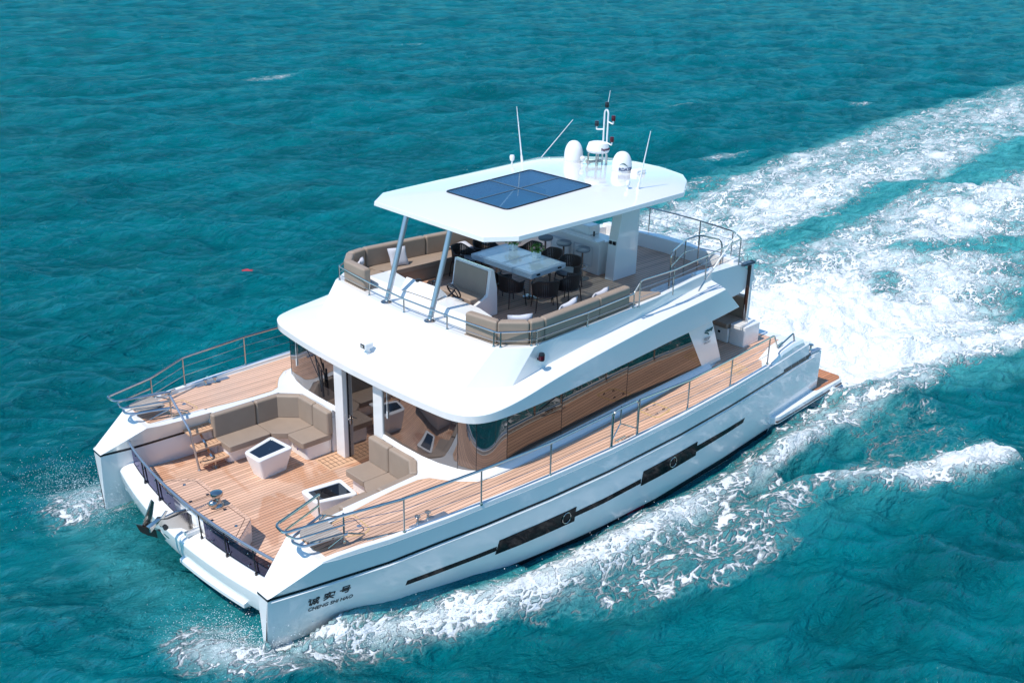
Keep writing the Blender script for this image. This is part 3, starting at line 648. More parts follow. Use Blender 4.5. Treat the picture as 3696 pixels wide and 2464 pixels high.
bridge(r4, ringz(op,.0), m)
bridge(r0, [(x,y,5.86) for x,y in op], m)
m.loft([ringz(op,0),[(x,y,5.86) for x,y in op]], True, (False,False))
hard = m.build('hardtop', M['gel'], YACHT, bevel=.008, ang=14)
MB().loft([ringz(op,-.02),ringz(op,.012)]).build('skylight', M['sky'], hard)
fr = MB(); fr.tube(ringz(op,.004), .022, 6, True); fr.build('skylight_frame', M['black'], hard)
fr = MB(); fr.box(-8.745,-8.695,-.98,.98,skz(-8.72)+.007,skz(-8.72)+.021); fr.build('skylight_bar', M['barblue'], hard)
L = []
for x in (-7.46,-8.68,-8.76,-9.98): L.append([(x,-.025,skz(x)+.006),(x,.025,skz(x)+.006),(x,.025,skz(x)+.019),(x,-.025,skz(x)+.019)])
MB().loft(L).build('skylight_bar', M['barblue'], hard)
for s in (1,-1):
    st = MB().tube([(-5.56,s*.74,4.0),(-6.12,s*.72,5.84)], .058, 16).build('strut', M['alu'], YACHT)
    MB().lathe([(.12,0),(.12,.02),(.085,.045),(.06,.05)], (-5.55,s*.74,3.995), 20).build('strut_foot', M['steel'], st)
# pillar under the hardtop (hollow-sided white) and bar
pl = [(-11.32,.66),(-12.22,.62),(-12.22,.26),(-11.29,.40)]
L = []
for z, kx in ((3.6,0),(4.5,-.06),(5.98,-.30)): L.append([(x+kx*(1 if x > -12 else .0),y,z) for x,y in pl])
pillar = MB().loft(L).build('hardtop_pillar', M['gel'], YACHT, bevel=.02)
L = []
for z in (3.6,5.98): L.append([(-11.5,-1.95,z),(-12.2,-1.95,z),(-12.2,-1.6,z),(-11.5,-1.6,z)])
MB().loft(L).build('hardtop_pillar', M['gel'], YACHT, bevel=.02)
for y0 in (.43,.55): MB().box(-11.40,-11.345,y0,y0+.08,4.50,4.58).build('switch_plate', M['black'], pillar)

# antennas, domes, radar, light mast on the hardtop
def whip(b, t, nm='whip_antenna', r=.014, foot=True):
    m = MB(); b = Vector(b); t = Vector(t); q = b+(t-b)*.12
    m.tube([b, q, b+(t-b)*.16, b+(t-b)*.55, t], [r*2.4,r*2.2,r*1.3,r,r*.55], 7)
    if foot: m.lathe([(.05,-.01),(.05,.02),(.03,.06)], b, 10)
    return m.build(nm, M['gelm'], YACHT)
whip((-11.0,-2.30,6.02),(-10.95,-2.50,7.42)); whip((-9.67,-2.86,3.99),(-13.31,-2.8,6.81)); whip((-10.78,1.68,6.13),(-10.95,1.80,7.46))
m = MB(); m.lathe([(.02,0),(.02,.12),(.05,.14),(.065,.22),(.05,.27),(.0,.28)], (-10.55,-2.2,6.04), 14); m.build('gps_mushroom', M['gelm'], YACHT)
m = MB(); m.lathe([(.02,0),(.02,.10),(.05,.12),(.065,.17),(.04,.21),(.0,.22)], (-11.58,-.78,6.18), 14); m.build('gps_mushroom', M['gelm'], YACHT)
m = MB(); m.lathe([(.018,0),(.018,.14),(.045,.15),(.05,.21),(.03,.25),(.0,.255)], (-10.58,1.56,6.12), 14); m.build('gps_mushroom', M['gelm'], YACHT)
def dome(c, r, h, nm, nose=True):
    prof = [(r*.9,0),(r*.97,.03),(r,.10)]+[(r*math.cos(a)**.8, .12+(h-.12)*math.sin(a)) for a in np.linspace(.05,1.52,12)]+[(0.0,h)]
    return MB().lathe([(max(q,.002),z) for q,z in prof], c, 28).build(nm, M['gelm'], YACHT)
dome((-11.72,-1.22,6.17), .235, .52, 'satellite_dome')
d2 = dome((-11.80,.30,6.17), .24, .49, 'satellite_dome')
MB().lathe([(.225,0),(.215,.015)], (-11.80,.30,6.165), 24).build('dome_foot', M['grey'], d2)
# radar scanner on four legs with horns below
m = MB(); m.lathe([(.10,.30),(.26,.31),(.285,.36),(.275,.42),(.235,.53),(.18,.55),(.0,.555)], (-11.92,-.60,6.18), 32)
radar = m.build('radar_scanner', M['gelm'], YACHT)
for x, y in ((-11.80,-.80),(-11.72,-.46),(-12.06,-.42),(-12.12,-.76)):
    MB().tube(fillet([(x,y,6.17),(x,y,6.47),(-11.92,-.60,6.48)],.06), .018, 8).build('radar_leg', M['steel'], radar)
for y, l in ((-.72,.0),(-.62,.05)):
    MB().lathe([(.05,0),(.03,.05),(.018,.12),(.02,.42)], (-11.66+l,y,6.26), 12, axis=(-1,.25,0)).build('horn', M['steel'], radar)
def text_obj(body, size, nm, mat, par, M4, sx=1.0, bold=0.0, shear=0.0, spacing=1.0, ext=.004, wrap=None):
    cu = bpy.data.curves.new(nm, 'FONT'); cu.body = body; cu.size = size; cu.extrude = ext; cu.offset = bold; cu.shear = shear; cu.space_character = spacing
    ob = bpy.data.objects.new(nm, cu); COL.objects.link(ob); dg = bpy.context.evaluated_depsgraph_get()
    me = bpy.data.meshes.new_from_object(ob.evaluated_get(dg)); bpy.data.objects.remove(ob)
    off = parent_world(par)
    for v in me.vertices:
        p = Vector((v.co.x*sx, v.co.y, v.co.z)); p = wrap(p) if wrap else M4 @ p; v.co = p-off
    me.materials.clear(); me.materials.append(mat)
    o = bpy.data.objects.new(nm, me); COL.objects.link(o); o.parent = par; return o
def cyl_wrap(c, r, a0, z0, rz=lambda z: 0):
    def f(p):
        a = a0+p.x/r; rr = r+rz(p.y)+p.z; return Vector((c[0]+rr*math.cos(a), c[1]+rr*math.sin(a), z0+p.y))
    return f
text_obj('Raymarine', .085, 'lettering', M['purple'], radar, None, bold=.002, wrap=cyl_wrap((-11.92,-.60), .286, 1.02, 6.565, lambda z: -.0-max(0, z)*.28))
text_obj('RDATEK', .105, 'lettering', M['blue'], d2, None, bold=.003, wrap=cyl_wrap((-11.80,.30), .243, .42, 6.24, lambda z: -.02*max(0,z)))
m = MB(); sw = []
for t in np.linspace(0, 1, 12): sw.append((.24*1.01, .46+t*1.0, 6.375+.05*math.sin(math.pi*min(1,t*1.25))*(1 if t < .8 else 1)-.03*t, .022*math.sin(math.pi*t)+.003))
vs = []
for r_, a, z, wd in sw: vs += [(-11.8+r_*math.cos(a), .30+r_*math.sin(a), z-wd/2),(-11.8+r_*math.cos(a), .30+r_*math.sin(a), z+wd/2)]
m.add(vs, [(2*i,2*i+2,2*i+3,2*i+1) for i in range(11)]); m.build('swoosh', M['teal'], d2)
# light mast
mx, my, mz = -12.05, -.50, 6.17
mast = MB().tube(fillet([(mx,my-.06,mz),(mx,my-.06,mz+1.28),(mx,my,mz+1.36),(mx,my+.06,mz+1.28),(mx,my+.06,mz)],.06), .020, 8).build('light_mast', M['gelm'], YACHT)
def lamp(y, z, mat, par=mast, x=mx):
    k = MB().lathe([(.045,0),(.05,.02),(.05,.115),(.04,.13),(.0,.135)], (x,y,z), 14).build('navigation_lamp', M[mat], par)
    return k
def arm(y0, y1, z): MB().tube(fillet([(mx,y0,z),(mx,y1,z-.04),(mx,y1,z+.04)],.05), .018, 8).build('lamp_arm', M['gelm'], mast)
arm(my-.06, my-.30, mz+.86); lamp(my-.30, mz+.90, 'dkglass')
arm(my+.06, my+.23, mz+1.06); lamp(my+.23, mz+1.10, 'red')
arm(my+.06, my+.22, mz+.55); lamp(my+.22, mz+.59, 'red')
lamp(my, mz+1.39, 'black'); MB().tube([(mx,my+.03,mz+1.50),(mx,my+.08,mz+1.80)], .007, 6).build('mast_whip', M['gelm'], mast)
# life-raft style white box with handle
bxm = MB().box(-12.12,-11.78,.58,.80,6.15,6.29).build('equipment_box', M['gelm'], YACHT, bevel=.04, segs=3)
MB().tube(fillet([(-11.84,.805,6.20),(-11.84,.84,6.24),(-12.04,.84,6.24),(-12.04,.805,6.20)],.02), .012, 6).build('box_handle', M['gelm'], bxm)
# long whip on the port fly side, stowed at a rake
m = MB(); b = Vector((-11.9,2.78,3.80)); t = Vector((-14.7,2.8,6.29))
m.tube([b,b+(t-b)*.18], .020, 8); m.build('whip_base', M['steel'], YACHT); whip(b+(t-b)*.16, b+(t-b)*1.05, r=.008, foot=False)
# searchlight, navigation light on the coaming
sl = MB().box(-4.72,-4.50,-.27,-.08,3.36,3.50).build('searchlight', M['gelm'], YACHT, bevel=.04, segs=3)
MB().box(-4.503,-4.492,-.245,-.105,3.38,3.475).build('searchlight_lens', M['black'], sl, bevel=.01)
MB().box(-4.493,-4.487,-.215,-.135,3.40,3.45).build('searchlight_bulb', M['steel'], sl)
MB().lathe([(.07,3.22),(.07,3.28),(.05,3.30),(.05,3.38)], (-4.62,-.17,0), 16).build('searchlight_foot', M['gelm'], sl)
for s in (1,-1):
    nl = MB().lathe([(.055,0),(.062,.02),(.062,.13),(.05,.16),(.0,.165)], (-6.36,s*3.22,3.70), 16).build('sidelight', M['black'], YACHT)
    MB().lathe([(.064,.025),(.064,.105)], (-6.352,s*3.226,3.70), 16).build('sidelight_lens', M['red' if s > 0 else 'dkglass'], nl)
    MB().box(-6.40,-6.32,s*3.13,s*3.2,3.70,3.74).build('sidelight_bracket', M['black'], nl)
# starboard quarter flag tip and aft post with its dark cap
pst = MB().box(-14.66,-14.56,2.30,2.42,1.77,3.90).build('aft_post', M['gel'], YACHT, bevel=.01)
MB().box(-14.555,-14.535,2.31,2.41,2.25,3.80).build('post_face', M['brown'], pst)
MB().box(-14.68,-14.2,2.29,2.43,3.83,3.90).build('post_cap', M['barblue'], pst, bevel=.01)
m = MB()
for k in range(3): m.tube(fillet([(-14.52,2.36,2.75-.05*k),(-14.47,2.38+.03*k,2.5),(-14.45,2.42+.05*k,2.05),(-14.47,2.47+.06*k,1.85-.02*k),(-14.5,2.52+.05*k,2.1),(-14.53,2.45,2.4)],.08), .006, 6)
m.build('mooring_line', M['grey'], pst)
# bow lettering on the port bow
def hullpt(x, z, d=.006):
    a, b = yo(x), ip(x,YW); zr = ip(x,RUB)
    return Vector((x, float(np.interp(z, [-.1,.12,.62,zr], [b-.03, a*.12+b*.88, a*.62+b*.38, a]))+d, z))
hp = [o for o in YACHT.children if o.name.startswith('hull')][0]
def text_wrap(x0, z0, slope=.0):
    return lambda p: hullpt(x0-p.x, z0+p.y+slope*p.x, .004+p.z)
text_obj('CHENG SHI HAO', .105, 'lettering', M['black'], hp, None, sx=1.0, bold=.0012, shear=.18, spacing=.985, ext=.002, wrap=text_wrap(-.615, .765, .022))
CH = {  # brush strokes on a unit square, x right, y up
 'cheng': [[(.08,.96),(.22,.86)],[(.04,.70),(.20,.70),(.20,.12),(.34,.24)],[(.40,.80),(.98,.80)],[(.46,.80),(.46,.30),(.34,.04)],[(.46,.54),(.64,.54),(.64,.20),(.54,.22)],[(.74,.98),(.76,.55),(.84,.22),(.98,.04),(.99,.26)],[(.94,.62),(.80,.30),(.62,.06)],[(.86,.98),(.96,.90)]],
 'shi': [[(.44,1.0),(.56,.90)],[(.06,.66),(.06,.86),(.96,.86),(.96,.66)],[(.28,.72),(.42,.64)],[(.20,.55),(.34,.47)],[(.04,.38),(.98,.38)],[(.56,.74),(.54,.40),(.38,.16),(.08,.02)],[(.62,.24),(.94,.02)]],
 'hao': [[(.22,.96),(.82,.96),(.82,.70),(.22,.70),(.22,.96)],[(.02,.52),(.98,.52)],[(.30,.52),(.24,.34),(.86,.34),(.80,.04),(.58,.04)]]}
for k, x0, z0 in (('cheng',-.605,.885),('shi',-.875,.915),('hao',-1.155,.945)):
    m = MB(); h = .150; wch = .185
    for st_ in CH[k]:
        P2 = [Vector((a*wch+.02*b, b*h)) for a, b in st_]
        for i in range(len(P2)-1):
            a, b = P2[i], P2[i+1]; t = (b-a).normalized(); n = Vector((-t.y,t.x)); th = .0105 if abs(t.x) > abs(t.y) else .0095
            a2 = a-t*th*.8; b2 = b+t*th*.8
            q = [a2+n*th, b2+n*th, b2-n*th, a2-n*th]
            fr3 = [hullpt(x0-p.x, z0+p.y+.03*p.x, .006) for p in q]; bk = [hullpt(x0-p.x, z0+p.y+.03*p.x, -.004) for p in q]
            m.add(fr3+bk, [(0,1,2,3),(7,6,5,4),(0,4,5,1),(1,5,6,2),(2,6,7,3),(3,7,4,0)])
    m.build('lettering', M['black'], hp)
# builder's name on the side panel
pp = [o for o in YACHT.children if o.name.startswith('side_panel')][0]
text_obj('FIDIP', .105, 'lettering', M['grey'], pp, None, bold=.002, shear=.3, ext=.002, wrap=lambda p: Vector((-12.07-p.x, 2.945+p.z, 2.545+p.y)))
text_obj('YACHT', .075, 'lettering', M['grey'], pp, None, bold=.001, shear=.2, ext=.002, wrap=lambda p: Vector((-12.08-p.x*1.1, 2.938+p.z, 2.455+p.y)))
# ================================================================ deck gear and furniture
def cushion(poly, z0, z1, nm, mat, par, bev=.045, rr=.06): return MB().prism(rpoly(poly, rr, 3), z0, z1).build(nm, mat, par, bevel=bev, segs=3)
def backs(path, d, z0, z1, par, nm='back_cushion', gap=.006, bev=.05, joints=None):
    inner = off_path(path, d)
    for i in range(len(path)-1):
        a, b, c, e = [Vector(p) for p in (path[i], path[i+1], inner[i+1], inner[i])]
        t = (b-a).normalized()*gap; MB().prism([a+t, b-t, c-t, e+t], z0, z1).build(nm, M['beige'], par, bevel=bev, segs=3)

# --- front cockpit, starboard corner sofa
so = thing('corner_sofa', 'large taupe corner sofa with five back cushions beside the teak steps in the front cockpit', 'sofa', (-3.2,-1.9,FL))
b_ = [(-2.20,-2.50),(-2.20,-1.98),(-3.22,-1.98),(-3.52,-1.70),(-3.52,-.98),(-4.19,-.98),(-4.19,-2.12),(-3.80,-2.50)]
MB().prism(rpoly(b_,.10,4), FL, 1.09).build('sofa_base', M['gel'], so, bevel=.02)
cushion([(-2.16,-2.52),(-2.16,-1.80),(-3.16,-1.80),(-3.16,-2.52)], 1.09, 1.225, 'seat_cushion', M['beige'], so)
cushion([(-3.17,-2.52),(-3.17,-1.80),(-3.44,-1.56),(-4.14,-1.56),(-4.14,-2.1),(-3.8,-2.52)], 1.09, 1.225, 'seat_cushion', M['beige'], so, rr=.04)
cushion([(-3.40,-1.55),(-3.40,-.93),(-4.15,-.93),(-4.15,-1.55)], 1.09, 1.225, 'seat_cushion', M['beige'], so)
backs([(-2.12,-2.54),(-3.16,-2.54),(-3.74,-2.54)], -.16, 1.20, 1.76, so)
backs([(-3.75,-2.54),(-4.18,-2.14)], -.16, 1.20, 1.76, so)
backs([(-4.19,-2.12),(-4.19,-1.52),(-4.19,-.92)], -.16, 1.20, 1.76, so)
for x, y in ((-3.535,-1.35),(-3.30,-1.95)): MB().lathe([(.02,0),(.02,.006),(0,.008)], (x+.02 if x < -3.5 else x, y+.005, .90), 10, axis=(1,0,0) if x < -3.5 else (.7,.7,0)).build('courtesy_lamp', M['purplelamp'], so)
# --- front cockpit, port L sofa
so2 = thing('corner_sofa', 'smaller taupe corner sofa on the right of the saloon door behind the port table', 'sofa', (-3.4,1.9,FL))
MB().prism(rpoly([(-3.55,.64),(-3.55,1.32),(-3.36,1.62),(-2.22,1.72),(-2.12,2.5),(-3.84,2.42),(-4.19,2.0),(-4.19,.60)],.08,4), FL, 1.09).build('sofa_base', M['gel'], so2, bevel=.02)
cushion([(-3.44,.58),(-3.44,1.23),(-4.14,1.23),(-4.14,.58)], 1.09, 1.225, 'seat_cushion', M['beige'], so2)
cushion([(-3.44,1.24),(-3.26,1.56),(-3.26,2.4),(-3.85,2.4),(-4.14,2.0),(-4.14,1.24)], 1.09, 1.225, 'seat_cushion', M['beige'], so2, rr=.04)
cushion([(-3.25,1.54),(-2.16,1.64),(-2.10,2.45),(-3.25,2.42)], 1.09, 1.225, 'seat_cushion', M['beige'], so2)
backs([(-4.19,.58),(-4.19,1.27),(-4.19,1.98)], -.17, 1.20, 1.80, so2)
backs([(-4.19,2.0),(-3.86,2.46)], -.17, 1.20, 1.80, so2)
backs([(-3.85,2.47),(-2.95,2.51),(-2.06,2.57)], -.17, 1.20, 1.76, so2)
# --- two tapered cockpit tables
def ctable(nm, lab, poly, glass, loc, glassmat):
    t = thing(nm, lab, 'table', loc, 'tapered white cockpit tables'); cx, cy = loc[0], loc[1]
    base = [(cx+(x-cx)*.74, cy+(y-cy)*.74) for x, y in poly]; L = []
    po = rpoly(poly,.09,4); ba = rpoly(base,.08,4); mid = [(a[0]*.5+b[0]*.5, a[1]*.5+b[1]*.5) for a,b in zip(po,ba)]
    gl = rpoly(glass,.03,4)
    L = [[(*p,FL+.004) for p in ba],[(*p,FL+.03) for p in ba],[(*p,1.21) for p in po],[(*p,1.245) for p in po],[(cx+(p[0]-cx)*.98,cy+(p[1]-cy)*.98,1.258) for p in po],[(*p,1.258) for p in gl],[(*p,1.235) for p in gl]]
    MB().loft(L).build('table_body', M['gel'], t, bevel=.006)
    MB().loft([[(*p,1.2352) for p in gl],[(*p,1.242) for p in gl]]).build('table_glass', M[glassmat], t)
    MB().lathe([(.012,0),(.012,.004),(0,.005)], (cx-.02,cy,1.242), 10).build('table_button', M['steel'], t)
ctable('cockpit_table', 'tapered white table with dark blue glass top in front of the large corner sofa', [(-2.24,-1.36),(-3.06,-1.64),(-3.14,-.88),(-2.27,-.78)], [(-2.33,-1.29),(-2.99,-1.51),(-3.04,-1.0),(-2.36,-.92)], (-2.72,-1.16,FL), 'table_glass')
ctable('cockpit_table', 'tapered white table with black glass top in front of the small corner sofa', [(-2.24,1.36),(-3.06,1.60),(-3.14,.86),(-2.27,.76)], [(-2.33,1.29),(-2.99,1.47),(-3.04,.98),(-2.36,.90)], (-2.72,1.14,FL), 'table_glass')
# --- teak steps up to the starboard side deck
sd = thing('boarding_steps', 'three teak treads leading up to the side deck beside the large sofa', 'steps', (-1.9,-2.3,FL))
for zc, y0, y1 in ((1.45,-2.76,-2.42),(1.20,-2.49,-2.16),(.97,-2.20,-1.92)):
    t = MB().box(-2.20,-1.60,y0,y1,zc-.045,zc).build('tread', M['teakplain'], sd, bevel=.008)
    g = MB()
    for k in range(6): g.box(-2.13+.09*k,-2.122+.09*k,y0+.07,y1-.07,zc+.0005,zc+.003)
    g.box(-2.13,-1.67,y0+.07,y0+.077,zc+.0005,zc+.003); g.box(-2.13,-1.67,y1-.077,y1-.07,zc+.0005,zc+.003)
    g.build('tread_groove', M['brown'], t)
MB().tube([(-1.90,-2.64,1.40),(-1.90,-1.98,.84)], .028, 4).box(-1.97,-1.83,-2.08,-1.90,FL+.006,FL+.02).build('stringer', M['steel'], sd)
MB().tube([(-1.90,-1.99,.95),(-1.90,-1.99,FL+.01)], .02, 8).build('stringer_foot', M['steel'], sd)
MB().tube(fillet([(-.62,-3.18,2.30),(-1.42,-2.88,2.36),(-1.40,-1.98,1.80),(-1.58,-2.10,FL+.01)],.12), .024, 10).lathe([(.04,0),(.04,.02)], (-1.58,-2.10,FL+.004), 12).build('handrail', M['alu'], sd)
# --- chain locker with teak lid, windlass, chain, anchor
lk = thing('anchor_locker', 'low white locker with a teak lid behind the bow rail carrying the windlass', 'locker', (-.7,0,FL))
lp = [(-.36,-1.33),(-.55,-1.34),(-1.02,-.95),(-1.04,1.02),(-.50,1.52),(-.36,1.50)]
MB().prism(lp, FL+.004, 1.215).build('locker_body', M['gel'], lk, bevel=.02)
lid = MB().prism(rpoly(lp,.03,3), 1.216, 1.25).build('locker_lid', M['teak'], lk, bevel=.006)
for pts in ([(-.42,-1.25),(-.56,-1.25),(-.93,-.92),(-.93,-.22),(-.42,-.22)],[(-.42,.36),(-.93,.36),(-.95,.96),(-.50,1.42),(-.42,1.42)]):
    MB().tube([(x,y,1.251) for x,y in pts], .007, 4, True).build('lid_seam', M['brown'], lid)
for x, y in ((-.69,-.92),(-.70,1.08)): MB().lathe([(.035,0),(.03,.01),(0,.012)], (x,y,1.25), 14).build('lid_catch', M['steel'], lid)
for x, y in ((-.85,-.28),(-.48,-.25),(-.83,.43),(-.46,.62)): MB().box(x-.03,x+.03,y-.03,y+.03,1.2505,1.258).build('lid_hinge', M['black'], lid)
wd = thing('anchor_windlass', 'polished steel windlass standing on the teak locker lid', 'windlass', (-.80,.20,1.25))
MB().lathe([(.12,0),(.12,.02),(.10,.05),(.07,.07),(.06,.14),(.05,.17)], (-.80,.22,1.25), 20).build('windlass_base', M['steel'], wd)
MB().lathe([(.05,.17),(.07,.20),(.115,.215),(.125,.25),(.115,.285),(.07,.305),(0,.31)], (-.80,.20,1.25), 24).build('windlass_drum', M['steel'], wd)
MB().sph((-.70,.24,1.34), (.10,.09,.085), 14).build('gypsy', M['steel'], wd)
ch = MB()
for k in range(16):
    t = k/15; x = -.72+t*.62; y = .16+.06*t; z = 1.36+.06*t-.05*math.sin(math.pi*t); c_, n_ = Vector((x,y,z)), 8
    ring = []
    for q in range(n_):
        a = 2*math.pi*q/n_; u, v = .032*math.cos(a), .016*math.sin(a); ring.append((x+u, y+(v if k % 2 else 0), z+(0 if k % 2 else v)))
    ch.tube(ring, .0055, 4, True)
tag(ch.build('anchor_chain', M['steel'], None, off=(-.4,.2,1.35)), 'short steel chain running from the windlass to the anchor shank', 'chain')
rb = thing('anchor_roller', 'polished steel bow roller plates fixed under the anchor shank', 'anchor roller', (-.1,.30,1.0))
for y in (.22,.36):
    pts = [(.39,1.49),(.27,1.45),(.01,1.46),(-.12,1.45),(-.19,1.36),(-.20,1.06),(-.11,1.05),(.04,1.17)]; pts = [(.47,1.42)]+pts+[]; pts = pts[:8]+[(.03,1.17),(.29,1.26)]
    MB().add([(x,y,z) for x,z in pts]+[(x,y+.012,z) for x,z in pts], [list(range(10)),list(range(19,9,-1))]+[(i,(i+1)%10,10+(i+1)%10,10+i) for i in range(10)]).build('roller_plate', M['steel'], rb)
MB().lathe([(.05,-.08),(.03,0),(.05,.08)], (.33,.32,1.31), 14, axis=(0,1,0)).build('roller', M['black'], rb)
MB().box(-.34,-.05,.26,.40,.95,1.02).build('roller_foot', M['gel'], rb)
an = thing('bow_anchor', 'polished steel plough anchor hanging out over the front beam', 'anchor', (.5,.32,1.4))
L = []
for x, z, h, wd_ in ((-.12,1.475,.05,.035),(.10,1.49,.06,.04),(.36,1.47,.05,.04),(.47,1.42,.06,.045),(.60,1.33,.10,.05)):
    L.append([(x,.32-wd_/2,z-h/2),(x,.32+wd_/2,z-h/2),(x,.32+wd_/2,z+h/2),(x,.32-wd_/2,z+h/2)])
MB().loft(L).build('anchor_shank', M['steel'], an, bevel=.006)
def blade(pts, th, nm):
    n = len(pts); nrm = (Vector(pts[1])-Vector(pts[0])).cross(Vector(pts[2])-Vector(pts[0])).normalized()*th
    MB().add([Vector(p)-nrm for p in pts]+[Vector(p)+nrm for p in pts], [list(range(n)),list(range(2*n-1,n-1,-1))]+[(i,(i+1)%n,n+(i+1)%n,n+i) for i in range(n)]).build(nm, M['steel'], an)
def plate(xz, y, th, nm):
    n = len(xz); MB().add([(x,y-th,z) for x,z in xz]+[(x,y+th,z) for x,z in xz], [list(range(n)),list(range(2*n-1,n-1,-1))]+[(i,(i+1)%n,n+(i+1)%n,n+i) for i in range(n)]).build(nm, M['steel'], an, bevel=.004)
plate([(.645,1.31),(.545,1.245),(.385,1.765),(.41,1.79)], .08, .014, 'fluke')
plate([(.545,1.245),(.505,1.235),(.382,1.75),(.388,1.765)], .12, .03, 'fluke')
plate([(.40,1.50),(.34,1.47),(.235,1.60),(.275,1.62)], .34, .012, 'fluke')
MB().loft([[(.76,-.02,1.375),(.76,.0,1.395),(.73,.01,1.385),(.73,-.01,1.365)],[(.44,.30,1.275),(.44,.32,1.295),(.41,.33,1.285),(.41,.31,1.265)]]).build('fluke_edge', M['steel'], an)
MB().add([(.72,.02,1.36),(.46,.26,1.26),(.40,.20,1.02),(.56,.08,1.10),(.66,.04,1.19),(.56,.22,1.30)], [(0,1,2,3,4),(0,5,1),(0,4,3,5),(5,3,2),(5,2,1)]).build('fluke', M['brown'], an)
MB().add([(.46,.26,1.26),(.40,.34,1.22),(.29,.27,.99),(.33,.23,.97),(.42,.20,1.04),(.36,.22,1.20)], [(0,1,2,3,4),(0,5,1),(5,4,3),(5,3,2),(5,2,1),(0,4,5)]).build('fluke', M['steel'], an)
MB().add([(.36,.33,1.17),(.34,.35,1.16),(.25,.33,1.02),(.27,.31,1.02),(.35,.30,1.14)], [(0,1,2,3),(0,3,4),(1,4,2),(2,4,3),(0,4,1)]).build('fluke', M['steel'], an)
MB().loft([[(.40,.28,1.50),(.40,.36,1.50),(.40,.36,1.44),(.40,.28,1.44)],[(.50,.24,1.44),(.50,.34,1.44),(.48,.34,1.38),(.48,.24,1.38)],[(.60,.16,1.34),(.58,.28,1.34),(.54,.26,1.27),(.56,.16,1.27)]]).build('anchor_crown', M['steel'], an, bevel=.006)

# --- flybridge: helm, bench, sofas
hl = thing('helm_console', 'white flybridge helm console with wheel and instrument pod behind the struts', 'helm console', (-6.4,-.3,3.6))
L = [[(-5.97,-2.1,3.6),(-5.97,-2.1,4.02),(-6.05,-2.1,4.14),(-6.72,-2.1,4.16),(-6.78,-2.0,3.6)],[(-5.97,-1.3,3.6),(-5.97,-1.3,4.02),(-6.05,-1.3,4.15),(-6.62,-1.3,4.13),(-6.66,-1.3,3.6)],[(-5.97,1.2,3.6),(-5.97,1.2,4.02),(-6.05,1.2,4.15),(-6.66,1.05,4.12),(-6.70,1.05,3.6)],[(-5.97,1.62,3.6),(-5.97,1.62,4.0),(-6.05,1.62,4.08),(-6.56,1.56,4.10),(-6.62,1.52,3.6)]]
MB().loft(L).build('console_body', M['gel'], hl, bevel=.03)
MB().add([(-6.00,-.86,4.17),(-6.10,.24,4.17),(-6.30,-1.0,4.36),(-6.38,.06,4.36),(-6.50,-.98,4.17),(-6.56,.10,4.17)], [(0,1,3,2),(2,3,5,4),(0,2,4),(1,5,3),(0,4,5,1)]).build('instrument_pod', M['gel'], hl, bevel=.02)
MB().lathe([(.06,0),(.065,.03),(.04,.05),(0,.055)], (-6.33,-.62,4.34), 14).build('compass', M['black'], hl)
def wheel(c, r, nm, mat, par, ax):
    a = Vector(ax).normalized(); u = a.orthogonal().normalized(); v = a.cross(u); c = Vector(c)
    m = MB(); m.tube([c+(u*math.cos(t)+v*math.sin(t))*r for t in np.linspace(0,2*math.pi,29)[:-1]], .018, 8, True)
    for t in (0,2.1,4.2): m.tube([c-a*.02, c+(u*math.cos(t)+v*math.sin(t))*r], .012, 6)
    m.tube([c, c+a*.22], .022, 8); return m.build(nm, mat, par)
wheel((-6.74,.10,4.22), .19, 'steering_wheel', M['black'], hl, (1,0,-.55))
MB().tube(fillet([(-6.64,-.55,4.17),(-6.66,-.52,4.30),(-6.66,-.36,4.30),(-6.64,-.33,4.17)],.03), .02, 8).sph((-6.66,-.44,4.31), .035, 8).build('throttle', M['black'], hl)
MB().tube([(-6.52,.36,4.19),(-6.54,.62,4.20)], .010, 6).build('console_handle', M['steel'], hl)
bn = thing('helm_bench', 'two seat taupe helm bench with white back shell facing the wheel', 'bench', (-7.3,0,3.6))
L = [[(-7.25,y,3.6),(-7.62,y,3.6),(-7.60,y,4.2),(-7.50,y,4.66),(-7.40,y,4.68),(-7.32,y,4.10),(-6.95,y,3.95),(-7.05,y,3.75)] for y in (-.66,.56)]
MB().loft(L).build('bench_shell', M['gel'], bn, bevel=.02)
MB().box(-7.36,-6.86,-.62,.50,3.97,4.09).build('seat_cushion', M['beige'], bn, bevel=.035, segs=3)
m = MB().add([(-7.29,-.60,4.08),(-7.37,-.60,4.63),(-7.45,-.60,4.63),(-7.38,-.60,4.08),(-7.29,.48,4.08),(-7.37,.48,4.63),(-7.45,.48,4.63),(-7.38,.48,4.08)], [(0,1,2,3),(7,6,5,4),(0,4,5,1),(1,5,6,2),(2,6,7,3),(3,7,4,0)]); m.build('back_cushion', M['beige'], bn, bevel=.025, segs=3)
fs1 = thing('flybridge_sofa', 'long taupe sofa along the far flybridge side with a raised chaise front', 'sofa', (-7.5,-2.7,3.6), 'flybridge side sofas')
P_ = [(-5.60,-1.62),(-5.66,-2.48),(-6.08,-2.98),(-6.56,-3.08),(-8.30,-2.98),(-9.95,-2.84)]
backs(P_, -.19, 4.02, 4.50, fs1); MB().prism([(x,y) for x,y in P_]+off_path(P_,-.16)[::-1], 3.99, 4.02).build('back_plinth', M['beige'], fs1)
MB().prism([(-6.0,-1.66),(-6.0,-2.7),(-6.5,-2.92),(-9.95,-2.7),(-9.95,-2.24),(-6.95,-2.34),(-6.62,-1.70)], 3.601, 3.92).build('sofa_base', M['beige'], fs1, bevel=.02)
cushion([(-5.80,-1.66),(-6.72,-1.70),(-6.78,-2.28),(-6.45,-2.88),(-5.86,-2.5)], 3.92, 4.04, 'seat_cushion', M['beige'], fs1, rr=.04)
